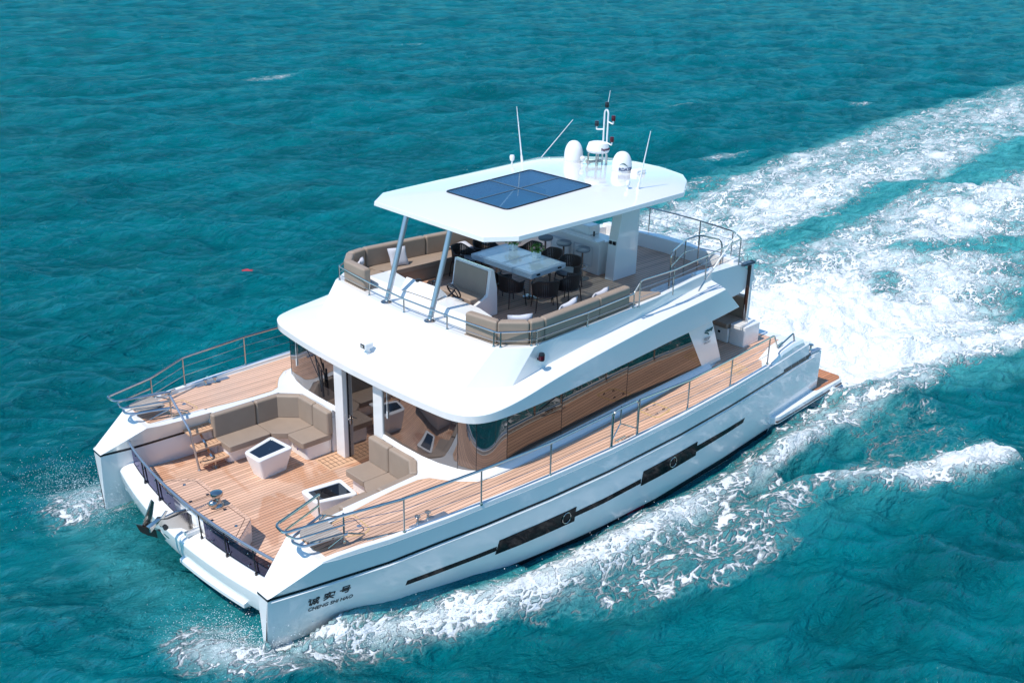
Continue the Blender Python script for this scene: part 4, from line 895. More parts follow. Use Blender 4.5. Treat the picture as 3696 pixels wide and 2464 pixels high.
cushion([(-6.6,-2.92),(-6.66,-2.28),(-8.36,-2.24),(-8.36,-2.82)], 3.92, 4.04, 'seat_cushion', M['beige'], fs1, rr=.04)
cushion([(-8.37,-2.82),(-8.37,-2.24),(-9.95,-2.18),(-9.95,-2.70)], 3.92, 4.04, 'seat_cushion', M['beige'], fs1, rr=.04)
fs2 = thing('flybridge_sofa', 'long taupe sofa along the near flybridge side, ending in a flat lounger', 'sofa', (-7.5,2.7,3.6), 'flybridge side sofas')
P_ = [(-5.60,1.78),(-5.72,2.60),(-6.22,3.02),(-6.58,3.07),(-8.32,2.94),(-9.38,2.85)]
backs(P_, .19, 4.02, 4.48, fs2, gap=.003)
MB().prism([(x,y) for x,y in P_]+off_path(P_,.16)[::-1], 3.99, 4.02).build('back_plinth', M['beige'], fs2)
MB().prism([(-6.0,1.80),(-6.0,2.6),(-6.5,2.88),(-10.5,2.6),(-10.3,2.15),(-6.95,2.32),(-6.66,1.80)], 3.601, 3.90).build('sofa_base', M['gelm'], fs2, bevel=.02)
cushion([(-5.82,1.82),(-6.60,1.84),(-6.8,2.26),(-6.5,2.85),(-5.9,2.55)], 3.90, 4.02, 'seat_cushion', M['beige'], fs2, rr=.04)
cushion([(-6.6,2.88),(-6.8,2.27),(-9.30,2.14),(-9.30,2.72)], 3.90, 4.02, 'seat_cushion', M['beige'], fs2, rr=.04)
cushion([(-9.31,2.80),(-9.31,2.14),(-10.15,2.20),(-10.62,2.62),(-10.60,2.72)], 3.92, 4.03, 'seat_cushion', M['beige'], fs2, rr=.04)
# --- pillows
def pillow(nm, lab, c, ux, uz, sx, sz, th):
    ux = Vector(ux).normalized(); uz = Vector(uz).normalized(); un = ux.cross(uz).normalized(); c = Vector(c); n = 12; vs = []; fs = []
    for side in (1, -1):
        for i in range(n+1):
            for j in range(n+1):
                a, b = 2*i/n-1, 2*j/n-1
                t = th*.5*((1-a**4)*(1-b**4))**.55
                sq = 1-.07*(1-abs(b))*abs(a)**3; sq2 = 1-.07*(1-abs(a))*abs(b)**3
                vs.append(c+ux*a*sx/2*sq+uz*b*sz/2*sq2+un*(side*t+.012*math.sin(3*a+2*b)))
    K = (n+1)**2
    for i in range(n):
        for j in range(n):
            q = (i*(n+1)+j, (i+1)*(n+1)+j, (i+1)*(n+1)+j+1, i*(n+1)+j+1); fs += [q, tuple(K+x for x in q[::-1])]
    o = MB().add(vs, fs).build(nm, M['pillow'], None, ang=70, off=c); return tag(o, lab, 'pillow', 'pale grey scatter pillows')
pillow('pillow', 'pale grey square pillow standing upright on the far flybridge sofa, left of the strut', (-7.25,-2.55,4.25), (-1,.15,0), (.0,-.30,1), .48, .46, .15)
pillow('pillow', 'small pale pillow tucked in the front corner of the far flybridge sofa', (-6.18,-2.62,4.22), (-.7,-.7,0), (-.3,.3,1), .40, .36, .13)
pillow('pillow', 'pale pillow lying on the far sofa just behind the right strut', (-9.15,-2.42,4.13), (-1,0,.1), (0,-1,.35), .52, .44, .16)
pillow('pillow', 'pale pillow in the front corner of the near flybridge sofa', (-6.32,2.62,4.32), (-.75,.55,.05), (.2,.2,1), .50, .42, .14)
pillow('pillow', 'pale pillow leaning on the near sofa back by the nearest dining chair', (-7.60,2.66,4.33), (-1,-.05,.18), (0,.45,1), .52, .40, .14)
pillow('pillow', 'pale pillow by the rear end of the near flybridge sofa', (-8.75,2.50,4.27), (-1,-.1,.1), (0,.5,1), .50, .42, .15)
# --- dining table, chairs, stools, bar, planters
dt = thing('dining_table', 'grey edged white dining table with two inset tops under the hardtop', 'table', (-9.18,-.45,3.6))
tp = [(-8.55,-1.42),(-8.57,.62),(-9.80,.50),(-9.78,-1.54)]
MB().prism(tp, 4.25, 4.29).prism([(x*.995-.046,y*.985) for x,y in tp], 4.22, 4.249).prism(tp, 4.295, 4.345).build('table_top', M['tablegrey'], dt, bevel=.008)
MB().prism(rpoly([(-8.63,-1.32),(-8.63,-.44),(-9.72,-.52),(-9.70,-1.40)],.06,3), 4.3455, 4.350).build('table_inset', M['marble'], dt)
MB().prism(rpoly([(-8.64,-.34),(-8.65,.52),(-9.73,.42),(-9.73,-.42)],.06,3), 4.3455, 4.350).build('table_inset', M['marble'], dt)
for y in (-.95,.20): MB().lathe([(.20,0),(.20,.015),(.07,.03),(.055,.06),(.055,.61),(.12,.62)], (-9.0,y,3.602), 20).build('table_leg', M['steel'], dt)
for x in (-8.80,-9.55): MB().box(x-.05,x+.05,.585 if x > -9 else .53,.625 if x > -9 else .56,4.27,4.31).build('table_latch', M['black'], dt, bevel=.004)
ct = thing('dining_chair', 'x', 'chair', (0,0,0), 'dark rope dining chairs')
# chair faces +x at local origin, seat centre at (0,0)
for sx in (1,-1):
    for sy in (1,-1): MB().tube([(sx*.20,sy*.22,.40),(sx*.24,sy*.26,0)], [.016,.011], 8).build('leg', M['brown'], ct, off=(0,0,0))
cs = MB().lathe([(.20,.385),(.262,.395),(.275,.43),(.25,.465),(.0,.475)], (.03,0,0), 28).build('seat_cushion', M['greypad'], ct, off=(0,0,0))
th = np.linspace(R(52), R(308), 33)
def rim(a):
    t = abs(a-math.pi); return .735 if t < .75 else .735-.13*min(1,(t-.75)/.75)**1.0
wv = MB()
for a0, a1 in zip(th[:-1], th[1:]):
    a0b = a0+.018; pr = []
    for a in (a0b, a1):
        pr.append([( .275*math.cos(a)*.98, .285*math.sin(a), .36),(.305*math.cos(a), .315*math.sin(a), rim(a))])
    (p0,p1),(q0,q1) = pr
    inn = [Vector(v)*.955 for v in (p0,q0,q1,p1)]
    for k, z in enumerate((p0[2],q0[2],q1[2],p1[2])): inn[k].z = z
    wv.add([p0,q0,q1,p1]+[tuple(v) for v in inn], [(0,1,2,3),(7,6,5,4),(0,4,5,1),(1,5,6,2),(2,6,7,3),(3,7,4,0)])
wv.build('woven_back', M['rope'], ct, off=(0,0,0))
MB().tube([(.305*math.cos(a), .315*math.sin(a), rim(a)) for a in th], .017, 8).build('top_rim', M['rope'], ct, off=(0,0,0))
MB().tube([(.27*math.cos(a), .28*math.sin(a), .37) for a in np.linspace(0,2*math.pi,33)[:-1]], .014, 6, True).build('seat_ring', M['brown'], ct, off=(0,0,0))
CH_ = [(-8.30,-1.18,math.pi,'dark rope chair at the left end of the front row, behind the helm bench'),
 (-8.28,-.52,math.pi+.1,'dark rope chair in the middle of the front row, its back to the helm bench'),
 (-8.30,.26,math.pi-.15,'dark rope chair in the front row nearest the table corner with the latches'),
 (-8.66,.98,-math.pi/2-.55,'dark rope chair nearest the near sofa, its grey seat turned toward the bow'),
 (-9.36,.98,-math.pi/2+.15,'dark rope chair at the right end of the table, close behind the nearest chair'),
 (-10.12,.28,.25,'dark rope chair in the rear row nearest the right bar stool'),
 (-10.20,-.42,.0,'dark rope chair in the middle of the rear row'),
 (-10.20,-1.12,-.1,'dark rope chair in the rear row by the far planter'),
 (-9.55,-2.02,math.pi/2-.2,'dark rope chair at the far end of the table, further back'),
 (-8.80,-1.98,math.pi/2+.25,'dark rope chair at the far end of the table, beside the right strut')]
for i, (x, y, a, lab) in enumerate(CH_):
    if i == 0: ct.location = (x,y,3.6); ct.rotation_euler = (0,0,a); ct['label'] = lab
    else: dup(ct, (x,y,3.6), a, lab)
st0 = thing('bar_stool', 'x', 'bar stool', (0,0,0), 'grey round bar stools')
MB().lathe([(.0,.70),(.17,.70),(.185,.72),(.19,.755),(.175,.785),(.0,.79)], (0,0,0), 28).build('stool_seat', M['greypad'], st0, off=(0,0,0))
MB().lathe([(.19,0),(.19,.012),(.06,.03),(.035,.05),(.033,.30),(.028,.30),(.026,.70)], (0,0,0), 24).build('stool_column', M['steel'], st0, off=(0,0,0))
MB().tube([(.17*math.cos(a)+.04, .17*math.sin(a), .30) for a in np.linspace(0,2*math.pi,29)[:-1]], .011, 6, True).tube([(-.13,0,.30),(.21,0,.30)], .009, 6).build('footrest', M['steel'], st0, off=(0,0,0))
for i, (x, y, lab) in enumerate(((-10.90,.0,'grey round bar stool nearest the white pillar'),(-10.92,-.66,'grey round bar stool in the middle of the three, half in shade'),(-10.90,-1.28,'grey round bar stool farthest left, partly under the hardtop edge'))):
    if i == 0: st0.location = (x,y,3.6); st0['label'] = lab
    else: dup(st0, (x,y,3.6), .4*i, lab)
bar = thing('bar_counter', 'white flybridge bar with panelled front behind the three stools', 'bar', (-11.6,-.8,3.6))
MB().prism([(-11.36,.12),(-11.42,-1.72),(-12.1,-1.72),(-12.1,.12)], 3.601, 4.42).build('bar_body', M['gel'], bar, bevel=.015)
MB().prism([(-11.30,.12),(-11.36,-1.76),(-11.60,-1.76),(-11.56,.12)], 4.42, 4.47).build('bar_top', M['marble'], bar, bevel=.01)
for y0, y1 in ((-.75,-.10),(-1.55,-.88)):
    f = MB(); f.tube([(-11.375-.0,y0,3.78),(-11.375,y1,3.78),(-11.375,y1,4.26),(-11.39,y0,4.26)], .012, 4, True); f.build('bar_panel', M['tablegrey'], bar)
    MB().box(-11.40,-11.365,y0+.03,y1-.03,3.81,4.23).build('bar_panel', M['gelm'], bar, bevel=.01)
MB().box(-11.62,-11.60,-.32,-.28,4.47,4.60).build('bar_tap', M['black'], bar)
MB().box(-12.05,-11.65,-1.6,-.5,4.42,4.66).build('grill_cover', M['gel'], bar, bevel=.03)
def planter(lab, c, cols):
    t = thing('flower_pot', lab, 'flower pot', c, 'flower pots on the dining table')
    MB().box(c[0]-.075,c[0]+.075,c[1]-.075,c[1]+.075,c[2]+.001,c[2]+.15).build('pot', M['marble'], t, bevel=.008)
    lf = MB(); pt = MB()
    for k in range(150):
        a, b, r_ = random.uniform(0,6.28), random.uniform(.1,1.4), random.uniform(.06,.19)
        p = Vector((c[0]+r_*math.cos(a)*math.cos(b)*1.1, c[1]+r_*math.sin(a)*math.cos(b)*1.1, c[2]+.15+r_*math.sin(b)))
        d = Vector((random.gauss(0,1),random.gauss(0,1),random.gauss(.5,1))).normalized(); u = d.orthogonal().normalized()*.024; 
        lf.add([p-d*.04,p+u,p+d*.05,p-u], [(0,1,2,3)])
    for k in range(9):
        a, r_ = random.uniform(0,6.28), random.uniform(.03,.17); pt.sph((c[0]+r_*math.cos(a), c[1]+r_*math.sin(a), c[2]+.18+random.uniform(0,.10)), .032, 6)
    lf.build('foliage', M['leaf'], t, dbl=False); pt.build('blossoms', M[cols], t)
planter('small white pot of pink flowers at the centre of the table, nearer the bar stools', (-9.55,-.22,4.350), 'petal')
planter('small white pot of pale flowers on the far table half, just under the hardtop edge', (-9.55,-1.02,4.350), 'petal')
# --- aft cockpit bench and white cabinet beside the post
ab = thing('aft_bench', 'taupe bench with tall back in the shaded aft cockpit below the overhang', 'bench', (-14.6,1.6,DECK))
MB().box(-14.95,-14.05,-.6,2.26,DECK+.006,2.16).build('bench_base', M['gel'], ab, bevel=.02)
MB().box(-14.70,-14.0,-.6,2.24,2.16,2.30).build('seat_cushion', M['beige'], ab, bevel=.04, segs=3)
MB().box(-14.95,-14.72,-.6,2.24,2.16,2.85).build('back_cushion', M['beige'], ab, bevel=.05, segs=3)
MB().box(-14.06,-14.04,1.92,2.06,1.98,2.08).build('switch_plate', M['gelm'], ab); MB().box(-14.042,-14.035,1.96,2.03,2.0,2.06).build('socket', M['black'], ab)
cb = MB().prism(rpoly([(-14.08,2.28),(-14.10,2.72),(-14.80,2.70),(-14.84,2.28)],.04,3), DECK+.006, 2.31).build('side_cabinet', M['gel'], None, bevel=.03, off=(-14.5,2.5,DECK)); tag(cb, 'white box cabinet at the foot of the dark aft post', 'cabinet')
fl = MB().box(-.06,.06,-.09,.09,-.02,.03).tube([(-.06,0,.02),(-.14,.05,.0)], .02, 6).build('drifting_float', M['reddebris'], None, bevel=.02, off=(0,0,0)); fl.location = (-10.05,-15.0,.13); fl.scale = (2,2,2); tag(fl, 'small dark red float drifting on the open water left of the yacht', 'float')
# ================================================================ the sea: one sheet from under the camera to the horizon, finer where it is near
def water_grid():
    cx, cy = cam.location.x, cam.location.y
    az = math.atan2(-.743, -.669)                       # the way the camera faces
    r = [3.0]
    while r[-1] < 420: r.append(r[-1]+max(.062, .85*r[-1]**2/(11.6*1043)))
    while r[-1] < 9000: r.append(r[-1]*1.18)
    r = np.array(r)
    fine = np.radians(np.arange(-36, 36.001, .085)); coarse = np.radians(np.concatenate([np.arange(36.6, 60, .6), np.arange(60, 300, 4), np.arange(300, 323.9, .6)]))
    th = np.concatenate([fine, coarse])+az
    X = cx+r[:,None]*np.cos(th)[None]; Y = cy+r[:,None]*np.sin(th)[None]
    return r, th, X, Y
wr, wt, WX, WY = water_grid()
shape = WX.shape; X = WX.ravel(); Y = WY.ravel(); RR = np.repeat(wr, len(wt))
def sstep(a, b, v): t = np.clip((v-a)/(b-a), 0, 1); return t*t*(3-2*t)
def vnoise(x, y, seed):
    g = np.random.default_rng(seed).random((64, 64)); xi = np.floor(x).astype(int); yi = np.floor(y).astype(int); fx = x-xi; fy = y-yi
    fx = fx*fx*(3-2*fx); fy = fy*fy*(3-2*fy); xi %= 64; yi %= 64; x1 = (xi+1) % 64; y1 = (yi+1) % 64
    return (g[yi,xi]*(1-fx)+g[yi,x1]*fx)*(1-fy)+(g[y1,xi]*(1-fx)+g[y1,x1]*fx)*fy
def fbm(x, y, seed, oct=4, gain=.5):
    s = 0; a = 1; t = 0
    for k in range(oct): s = s+a*vnoise(x*2**k+17.3*k, y*2**k+5.1*k, seed+k); t += a; a *= gain
    return s/t
# wind waves
Z = np.zeros_like(X); DX = np.zeros_like(X); DY = np.zeros_like(X)
g = np.random.default_rng(5); wd_ = math.atan2(-.743, -.669)+.25
gust = .72+.75*fbm(X*.035, Y*.035, 91, 3)
for k in range(64):
    lam = .55*(13/.55)**g.random(); a_ = wd_+g.normal(0, .50); kk = 2*math.pi/lam
    amp = .0105*lam**.84*g.uniform(.5,1.2)*(1.0 if lam < 5 else .7)
    fade = np.clip(1.6-RR*.0035/lam*2.2, 0, 1) if lam < 3 else 1.0
    amp *= 1.0+.20*np.clip((70-RR)/45, 0, 1)*(lam < 4.5)
    ph = kk*(X*math.cos(a_)+Y*math.sin(a_))+g.random()*6.283; s_ = np.sin(ph); A = amp*gust*fade
    Z += A*np.cos(ph); q = .85; DX -= q*A*s_*math.cos(a_); DY -= q*A*s_*math.sin(a_)
near = np.clip((np.hypot((X+8)/1.9, Y)-4.3)/1.6, .35, 1); Z *= near
# wake fields
def seg(path, x=None, y=None):
    # distance to a polyline and the interpolated width / strength there: rows (x, y, width, strength)
    x = X if x is None else x; y = Y if y is None else y
    best = np.full_like(x, 1e9); val = np.zeros_like(x); sgn = np.zeros_like(x)
    for (x0,y0,w0,s0),(x1,y1,w1,s1) in zip(path[:-1], path[1:]):
        dx, dy = x1-x0, y1-y0; t = np.clip(((x-x0)*dx+(y-y0)*dy)/(dx*dx+dy*dy), 0, 1)
        d = np.hypot(x-x0-t*dx, y-y0-t*dy)/(w0+(w1-w0)*t); m = d < best
        best = np.where(m, d, best); val = np.where(m, s0+(s1-s0)*t, val)
    return best, val
def blob(path, p=1.0):
    d, v = seg(path); return v*np.clip(1-d*d, 0, 1)**p
wx = X+1.3*(fbm(X*.22, Y*.22, 3)-.5)*2; wy = Y+1.3*(fbm(X*.22+9, Y*.22, 8)-.5)*2
foam = np.zeros_like(X); aer = np.zeros_like(X)
P_stb = [(-16.6,-3.2,1.5,1.05),(-22,-5.2,2.6,1.0),(-28,-8.3,3.6,.86),(-38,-10.0,3.7,.80),(-48,-10.6,4.0,.74),(-62,-12.2,4.6,.70),(-80,-12.6,5.2,.66),(-120,-14,6,.5)]
P_prt = [(-16.8,2.6,1.9,1.2),(-19.5,1.2,3.6,1.12),(-23,.8,5.0,.98),(-28,-.4,4.8,.86),(-33,-1.2,4.6,.78),(-40,-1.8,4.8,.80),(-50,-1.4,5.0,.80),(-70,0,6,.62),(-110,2,8,.5)]
P_edge = [(-17.5,3.4,1.0,1.0),(-20,3.5,1.1,.95),(-23,4.6,1.2,.9),(-26,5.6,1.3,.8),(-34,7,1.6,.7)]
P_se = [(-6,-4.6,.5,.5),(-12,-5.4,.9,.62),(-18,-7.4,1.3,.7),(-25,-10.3,1.5,.8),(-32,-11.2,1.5,.78),(-40,-13.0,1.6,.72),(-50,-14.1,2.0,.62),(-66,-16.4,2.4,.55),(-90,-18,3,.45)]
P_mid = [(-17.0,0,2.4,1.0),(-21,-1.6,2.6,.95),(-25,-3.1,1.2,.6)]
for p, k in ((P_stb,.55),(P_prt,.55),(P_edge,.7),(P_se,.8),(P_mid,.6)): foam = np.maximum(foam, blob(p, k))
foam *= np.where(X < -16, .58+.92*fbm(X*.14, Y*.34, 21, 4), 1)
gap = .8*blob([(-26.5,-5.0,1.2,.62),(-29,-5.1,1.3,.62),(-34,-5.6,.9,.45),(-42,-6.9,1.0,.55),(-48,-6.0,1.6,.62),(-60,-7.4,2.0,.66),(-80,-7,2.4,.6)]); foam = foam-gap
foam -= blob([(-25.6,.4,.9,.42),(-27.2,-.2,.7,.36)])+blob([(-30,-1.2,.8,.36),(-33,.4,1.4,.42),(-36,2,1.8,.4)])
aer = np.maximum(aer, np.maximum(blob([(a,b,c*1.35,1.0) for a,b,c,d in P_stb], .45), blob([(a,b,c*1.25,1.1) for a,b,c,d in P_prt], .45)))
# near side: thin sheet from the bow, crest along the hull, lace behind it, second crest farther out
P_crest = [(-.1,3.32,.25,.75),(-1.2,3.86,.40,.80),(-2.2,4.28,.50,.88),(-3.4,4.62,.62,.95),(-4.6,4.95,.58,.95),(-6.2,5.0,.56,.95),(-7.6,5.02,.55,.92),(-9.2,5.05,.55,.85),(-11.7,5.05,.55,.80),(-13.5,5.0,.6,.78),(-15.6,4.75,.65,.80),(-17.6,4.7,.8,.85),(-20,4.8,1.0,.8)]
P_lace = [(-4.6,5.0,.7,.60),(-6.0,5.5,1.05,.68),(-7.5,5.9,1.25,.70),(-9.2,6.2,1.25,.70),(-10.6,6.1,.95,.66),(-12.4,6.1,1.05,.62),(-14,6.3,1.2,.42),(-17,6.2,1.6,.34)]
P_rim = [(-5.3,5.4,.5,.5),(-6.5,6.35,.45,.66),(-8.2,6.95,.45,.72),(-9.7,7.15,.40,.62)]
P_two = [(-10.6,6.2,.45,.62),(-11.6,6.25,.55,.74),(-12.6,6.85,.65,.80),(-13.8,7.55,.75,.90),(-15.2,8.15,.80,1.0),(-16.5,8.45,.60,1.05)]
P_two2 = [(-12.2,6.0,.7,.55),(-13.6,6.6,.8,.62),(-15.2,7.2,.8,.55),(-17,7.6,.8,.40)]
for p, k in ((P_crest,.7),(P_lace,.5),(P_rim,.8),(P_two,.7),(P_two2,.8)): foam = np.maximum(foam, blob(p, k))
dark = blob([(-12.2,5.62,.42,.5),(-13.6,5.62,.55,.6),(-15,5.5,.5,.5)]); foam -= dark
foam = np.maximum(foam, blob([(-4.4,4.32,.10,.2),(-6,4.42,.18,.55),(-9,4.45,.24,.6),(-13,4.35,.35,.66),(-16,4.2,.45,.8)], .6))
aer = np.maximum(aer, blob([(-.2,3.36,.35,.75),(-1.5,3.80,.42,.95),(-2.6,4.05,.40,.9),(-4.0,4.45,.35,.6),(-6,4.7,.5,.3),(-12,4.8,.7,.30),(-17,4.8,1.2,.5)], .6))
aer = np.maximum(aer, blob([(-6,5.5,1.4,.25),(-10,6.2,1.6,.25),(-16,8.2,1.2,.4)]))
aer *= 1.0
# far-side bow sheet and the splashes ahead of both stems
foam = np.maximum(foam, blob([(.45,-3.6,1.0,.74),(.0,-3.7,1.1,.70),(-1.5,-4.3,.8,.6),(-4,-4.6,.6,.6),(-9,-5.0,.6,.6)]))
foam = np.maximum(foam, blob([(.70,2.30,1.0,.72),(.5,3.2,1.05,.80),(.0,3.75,.75,.74),(-1.2,4.2,.6,.66),(-2.2,4.45,.5,.6)]))
aer = np.maximum(aer, blob([(.45,3.0,1.0,.35),(.3,-3.5,1.0,.35)]))
# scattered whitecaps
for (x0,y0,sx) in ((-52,-29,1.0),(-60,-70,1.1),(-64,-22,1.0),(-36,-57,1.6),(-41,-17.5,1.6),(-33,-13.6,2.2)):
    d = np.hypot((X-x0)*.55+(Y-y0)*.3, (Y-y0)*1.5)/sx; foam = np.maximum(foam, .62*np.clip(1-d*d, 0, 1))
foam = np.clip(foam, 0, 1.4)
churn = np.clip(np.maximum.reduce([sstep(-15.5,-18.5,X)*(Y < 6.2+.25*(-17-X)), blob([(a,b,c*1.0,1.0) for a,b,c,d in P_crest], .5), blob([(a,b,c,1.0) for a,b,c,d in P_two[2:]], .5), 1.0*blob([(.6,2.4,1.1,.8),(0,3.75,.9,.8)]), .9*blob([(.4,-3.5,1.1,.8),(-3,-4.6,.8,.8)])]), .12, 1)
# relief of the wake
ins = np.interp(X, [-6.2,-4.6,-3.5,-2.3,-1.3,-.6,-.1,.1], [0,.08,.25,.42,.46,.26,0,0])
hull_y = np.interp(X, [q[0] for q in sorted(YW)], [q[1] for q in sorted(YW)])
dh = Y-hull_y; Z += np.where((X > -8) & (X < .4), ins*np.exp(-(np.clip(dh, 0, 9)/.38)**2)*(dh > -1.2), 0)
Z += blob(P_crest, 1.0)*.26*(.6+.8*fbm(X*1.3, Y*1.3, 44, 3))-blob([(-9,5.5,.7,.16),(-13,5.7,.8,.22),(-16,5.8,.9,.18)])+blob(P_two, 1.0)*.34*(.6+.7*fbm(X*1.2, Y*1.2, 61, 3))+blob([(-16.8,8.6,1.3,.25),(-20,10.2,2.2,.3),(-26,13,3,.3)])
Z += foam*(fbm(X*1.9, Y*1.9, 33, 4)-.42)*.30*np.where(X < -16, 1.5, .8)
Z += sstep(-16.4, -20, X)*blob([(-17,0,4.5,.35),(-24,-1,5,.45),(-40,-3,7,.25)])
Z -= .10*np.exp(-(np.clip(dh,0,9)/.45)**2)*((X < -5) & (X > -13.9) & (dh > -1))
# keep the sea outside the hulls' inside quiet: press it down within the tunnel area so no crest pokes through the floor
inside = (np.abs(Y) < 3.6) & (X < 0) & (X > -16.4); Z = np.where(inside, np.clip(Z, -.4, .15), Z)
co = np.empty((X.size, 3), np.float32); co[:,0] = X+DX*(1-np.clip(foam,0,1)); co[:,1] = Y+DY*(1-np.clip(foam,0,1)); co[:,2] = Z*np.clip(1.4-RR/900, 0, 1)
nr, nt_ = shape; idx = np.arange(nr*nt_).reshape(nr, nt_); nx = np.roll(idx, -1, 1)
quads = np.stack([idx[:-1], idx[1:], nx[1:], nx[:-1]], -1).reshape(-1, 4)
me = bpy.data.meshes.new('sea'); me.vertices.add(len(co)); me.vertices.foreach_set('co', co.ravel())
me.loops.add(quads.size); me.loops.foreach_set('vertex_index', quads.ravel().astype(np.int32)); me.polygons.add(len(quads))
me.polygons.foreach_set('loop_start', np.arange(0, quads.size, 4, dtype=np.int32)); me.polygons.foreach_set('loop_total', np.full(len(quads), 4, np.int32))
me.update(calc_edges=True); me.polygons.foreach_set('use_smooth', np.ones(len(quads), bool))
for nm, arr in (('foam', foam), ('aerated', aer), ('churn', churn)):
    at_ = me.attributes.new(nm, 'FLOAT', 'POINT'); at_.data.foreach_set('value', arr.astype(np.float32))
sea = bpy.data.objects.new('sea', me); COL.objects.link(sea); sea['kind'] = 'structure'
m, nt, bs, out = new_mat('sea_water'); p = pos(nt)
fa = N(nt, 'ShaderNodeAttribute', attribute_name='foam').outputs['Fac']; ae = N(nt, 'ShaderNodeAttribute', attribute_name='aerated').outputs['Fac']
mp = N(nt, 'ShaderNodeMapping'); mp.inputs['Rotation'].default_value = (0, 0, -2.40); mp.inputs['Scale'].default_value = (.42, 1, 1); nt.links.new(p, mp.inputs['Vector']); rip = mp.outputs[0]
n1 = noise_at(nt, 1.9, 7, .60, rip, .5); n2 = noise_at(nt, .33, 4, .55, rip, .4); n3 = noise_at(nt, 5.5, 5, .6, rip, .6)
# lace: cell walls of warped Voronoi at two sizes, mixed with cloudy noise; stretched along the boat's track
mf = N(nt, 'ShaderNodeMapping'); mf.inputs['Scale'].default_value = (.62, 1, 1); nt.links.new(p, mf.inputs['Vector'])
wz = N(nt, 'ShaderNodeTexNoise'); wz.inputs['Scale'].default_value = 1.1; wz.inputs['Detail'].default_value = 5; nt.links.new(mf.outputs[0], wz.inputs['Vector'])
wv_ = N(nt, 'ShaderNodeVectorMath', operation='MULTIPLY_ADD'); nt.links.new(wz.outputs['Color'], wv_.inputs[0]); wv_.inputs[1].default_value = (.75,.75,0); nt.links.new(mf.outputs[0], wv_.inputs[2])
def lace(scale):
    v = N(nt, 'ShaderNodeTexVoronoi', feature='DISTANCE_TO_EDGE'); v.inputs['Scale'].default_value = scale; nt.links.new(wv_.outputs[0], v.inputs['Vector'])
    return mth(nt, 'SUBTRACT', 1.0, mth(nt, 'MULTIPLY', v.outputs['Distance'], 3.4), True)
l1 = lace(2.9); l2 = lace(8.0); cl_ = noise_at(nt, 2.3, 8, .66, wv_.outputs[0], .5); fine_ = noise_at(nt, 9, 4, .65, wv_.outputs[0])
pat = mth(nt, 'ADD', mth(nt, 'ADD', mth(nt, 'MULTIPLY', l1, .14), mth(nt, 'MULTIPLY', l2, .18)), mth(nt, 'ADD', mth(nt, 'MULTIPLY', cl_, .95), mth(nt, 'MULTIPLY', fine_, .42)))   # about 0.35 .. 1.1
fv = mth(nt, 'ADD', fa, mth(nt, 'MULTIPLY', mth(nt, 'SUBTRACT', pat, .85), 2.3))
sv = mth(nt, 'ADD', fa, mth(nt, 'MULTIPLY', mth(nt, 'SUBTRACT', noise_at(nt, 1.05, 7, .62, wv_.outputs[0], .35), .5), 1.5))
chn = N(nt, 'ShaderNodeAttribute', attribute_name='churn').outputs['Fac']
soft = mth(nt, 'MULTIPLY', mth(nt, 'MULTIPLY', ramp(nt, sv, .33, 1.16), .93), chn)
fm = mth(nt, 'MULTIPLY', mth(nt, 'MAXIMUM', soft, mth(nt, 'MULTIPLY', ramp(nt, fv, .50, 1.0), .95)), ramp(nt, fa, .04, .2))
deep = mixc(nt, ramp(nt, n2, .35, .68), (.0001,.098,.116), (.0002,.160,.188))
aq = mixc(nt, mth(nt, 'MULTIPLY', mth(nt, 'MULTIPLY', ae, .95), ramp(nt, n1, .15, .75)), deep, (.10,.50,.50))
# thin foam lightens the water round it before it turns white
aq2 = mixc(nt, mth(nt, 'MULTIPLY', mth(nt, 'MULTIPLY', ramp(nt, fv, .12, .52), .38), ramp(nt, fa, .05, .3)), aq, (.09,.36,.38))
colr = mixc(nt, fm, aq2, (.78,.80,.81))
h = mth(nt, 'ADD', mth(nt, 'MULTIPLY', n1, .46), mth(nt, 'ADD', mth(nt, 'ADD', mth(nt, 'MULTIPLY', n3, .20), mth(nt, 'MULTIPLY', noise_at(nt, 15, 4, .6, rip, .4), .035)), mth(nt, 'MULTIPLY', fm, .03)))
h = mth(nt, 'ADD', mth(nt, 'MULTIPLY', h, mth(nt, 'SUBTRACT', 1.0, mth(nt, 'MULTIPLY', fm, .72))), mth(nt, 'MULTIPLY', mth(nt, 'MULTIPLY', pat, fm), .07))
b = N(nt, 'ShaderNodeBump'); b.inputs['Strength'].default_value = .95; b.inputs['Distance'].default_value = 1.0; nt.links.new(h, b.inputs['Height'])
# body colour of the water plus a sky reflection kept low, as through a polarising filter
nt.nodes.remove(bs); df = N(nt, 'ShaderNodeBsdfDiffuse'); gl = N(nt, 'ShaderNodeBsdfGlossy'); gl.inputs['Roughness'].default_value = .10; gl.inputs['Color'].default_value = (.55,.92,1,1)
lw = N(nt, 'ShaderNodeLayerWeight'); lw.inputs['Blend'].default_value = .5
for n_ in (df, gl, lw): nt.links.new(b.outputs['Normal'], n_.inputs['Normal'])
nt.links.new(colr, df.inputs['Color'])
fr = mth(nt, 'ADD', .018, mth(nt, 'MULTIPLY', mth(nt, 'POWER', lw.outputs['Facing'], 4.0), .36))
fr = mth(nt, 'MULTIPLY', fr, mth(nt, 'SUBTRACT', 1.0, mth(nt, 'MULTIPLY', fm, .9)))
ms = N(nt, 'ShaderNodeMixShader'); nt.links.new(fr, ms.inputs[0]); nt.links.new(df.outputs[0], ms.inputs[1]); nt.links.new(gl.outputs[0], ms.inputs[2]); nt.links.new(ms.outputs[0], out.inputs['Surface'])
me.materials.append(m)

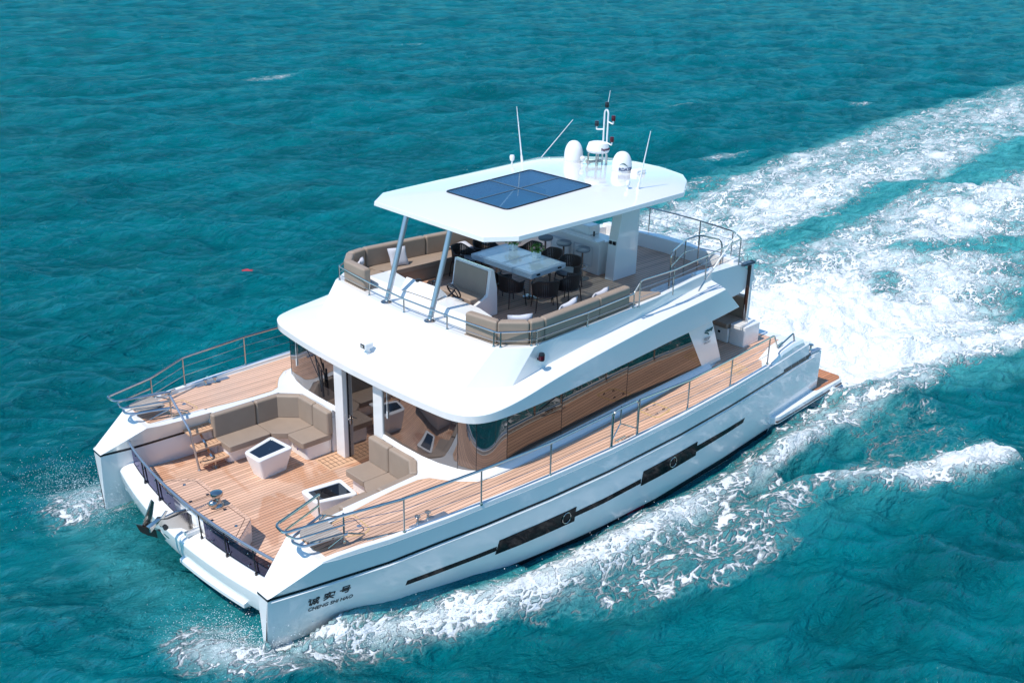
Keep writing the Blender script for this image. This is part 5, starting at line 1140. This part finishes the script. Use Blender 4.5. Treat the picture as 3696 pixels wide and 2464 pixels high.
# spray thrown up by the two bows and along the crest: loose droplets
def droplets():
    pts = []; g = np.random.default_rng(77)
    def cloud(n, c, sd, zs, smin, smax):
        for _ in range(n):
            q = g.normal(0, 1, 3); pts.append((c[0]+q[0]*sd[0], c[1]+q[1]*sd[1], abs(q[2])*zs+.03, smin+(smax-smin)*g.random()**3))
    cloud(5000, (.40,2.95), (.28,.42), .26, .002, .0105); cloud(3200, (.12,3.75), (.38,.28), .20, .002, .0105); cloud(2000, (.75,2.3), (.32,.5), .22, .002, .008)
    cloud(3600, (.40,-3.4), (.30,.35), .28, .002, .010); cloud(2600, (.5,-4.3), (.5,.6), .32, .002, .008); cloud(1000, (.1,-2.8), (.3,.25), .22, .002, .008)
    path = [(-.6,3.75),(-1.8,4.2),(-3.4,4.75),(-5,5.05),(-7,5.1),(-9,5.2)]
    for a, b2 in zip(path[:-1], path[1:]):
        for _ in range(1100):
            t = g.random(); q = g.normal(0, 1, 3); pts.append((a[0]+(b2[0]-a[0])*t+q[0]*.15, a[1]+(b2[1]-a[1])*t+q[1]*.20+.05, .12+abs(q[2])*.15, .002+.011*g.random()**3))
    for _ in range(1500):
        t = g.random(); q = g.normal(0, 1, 3); pts.append((-13.8-2.8*t+q[0]*.25, 7.8+.75*t+q[1]*.25, .22+abs(q[2])*.13, .003+.012*g.random()**3))
    P = np.array(pts); n = len(P); o6 = np.array([(1,0,0),(-1,0,0),(0,1,0),(0,-1,0),(0,0,1),(0,0,-1)])
    v = (P[:,None,:3]+o6[None]*P[:,None,3:4]).reshape(-1,3); f8 = np.array([(0,2,4),(2,1,4),(1,3,4),(3,0,4),(2,0,5),(1,2,5),(3,1,5),(0,3,5)])
    f = (f8[None]+6*np.arange(n)[:,None,None]).reshape(-1,3); return v, f
v, f = droplets(); me = bpy.data.meshes.new('spray'); me.from_pydata(v.tolist(), [], f.tolist())
M['drop'] = simple('white_spray', (.82,.86,.88), .3); me.materials.append(M['drop'])
sp_ = bpy.data.objects.new('spray', me); COL.objects.link(sp_); sp_['kind'] = 'stuff'; sp_['label'] = 'white spray droplets thrown up at the bows and along the near wake'
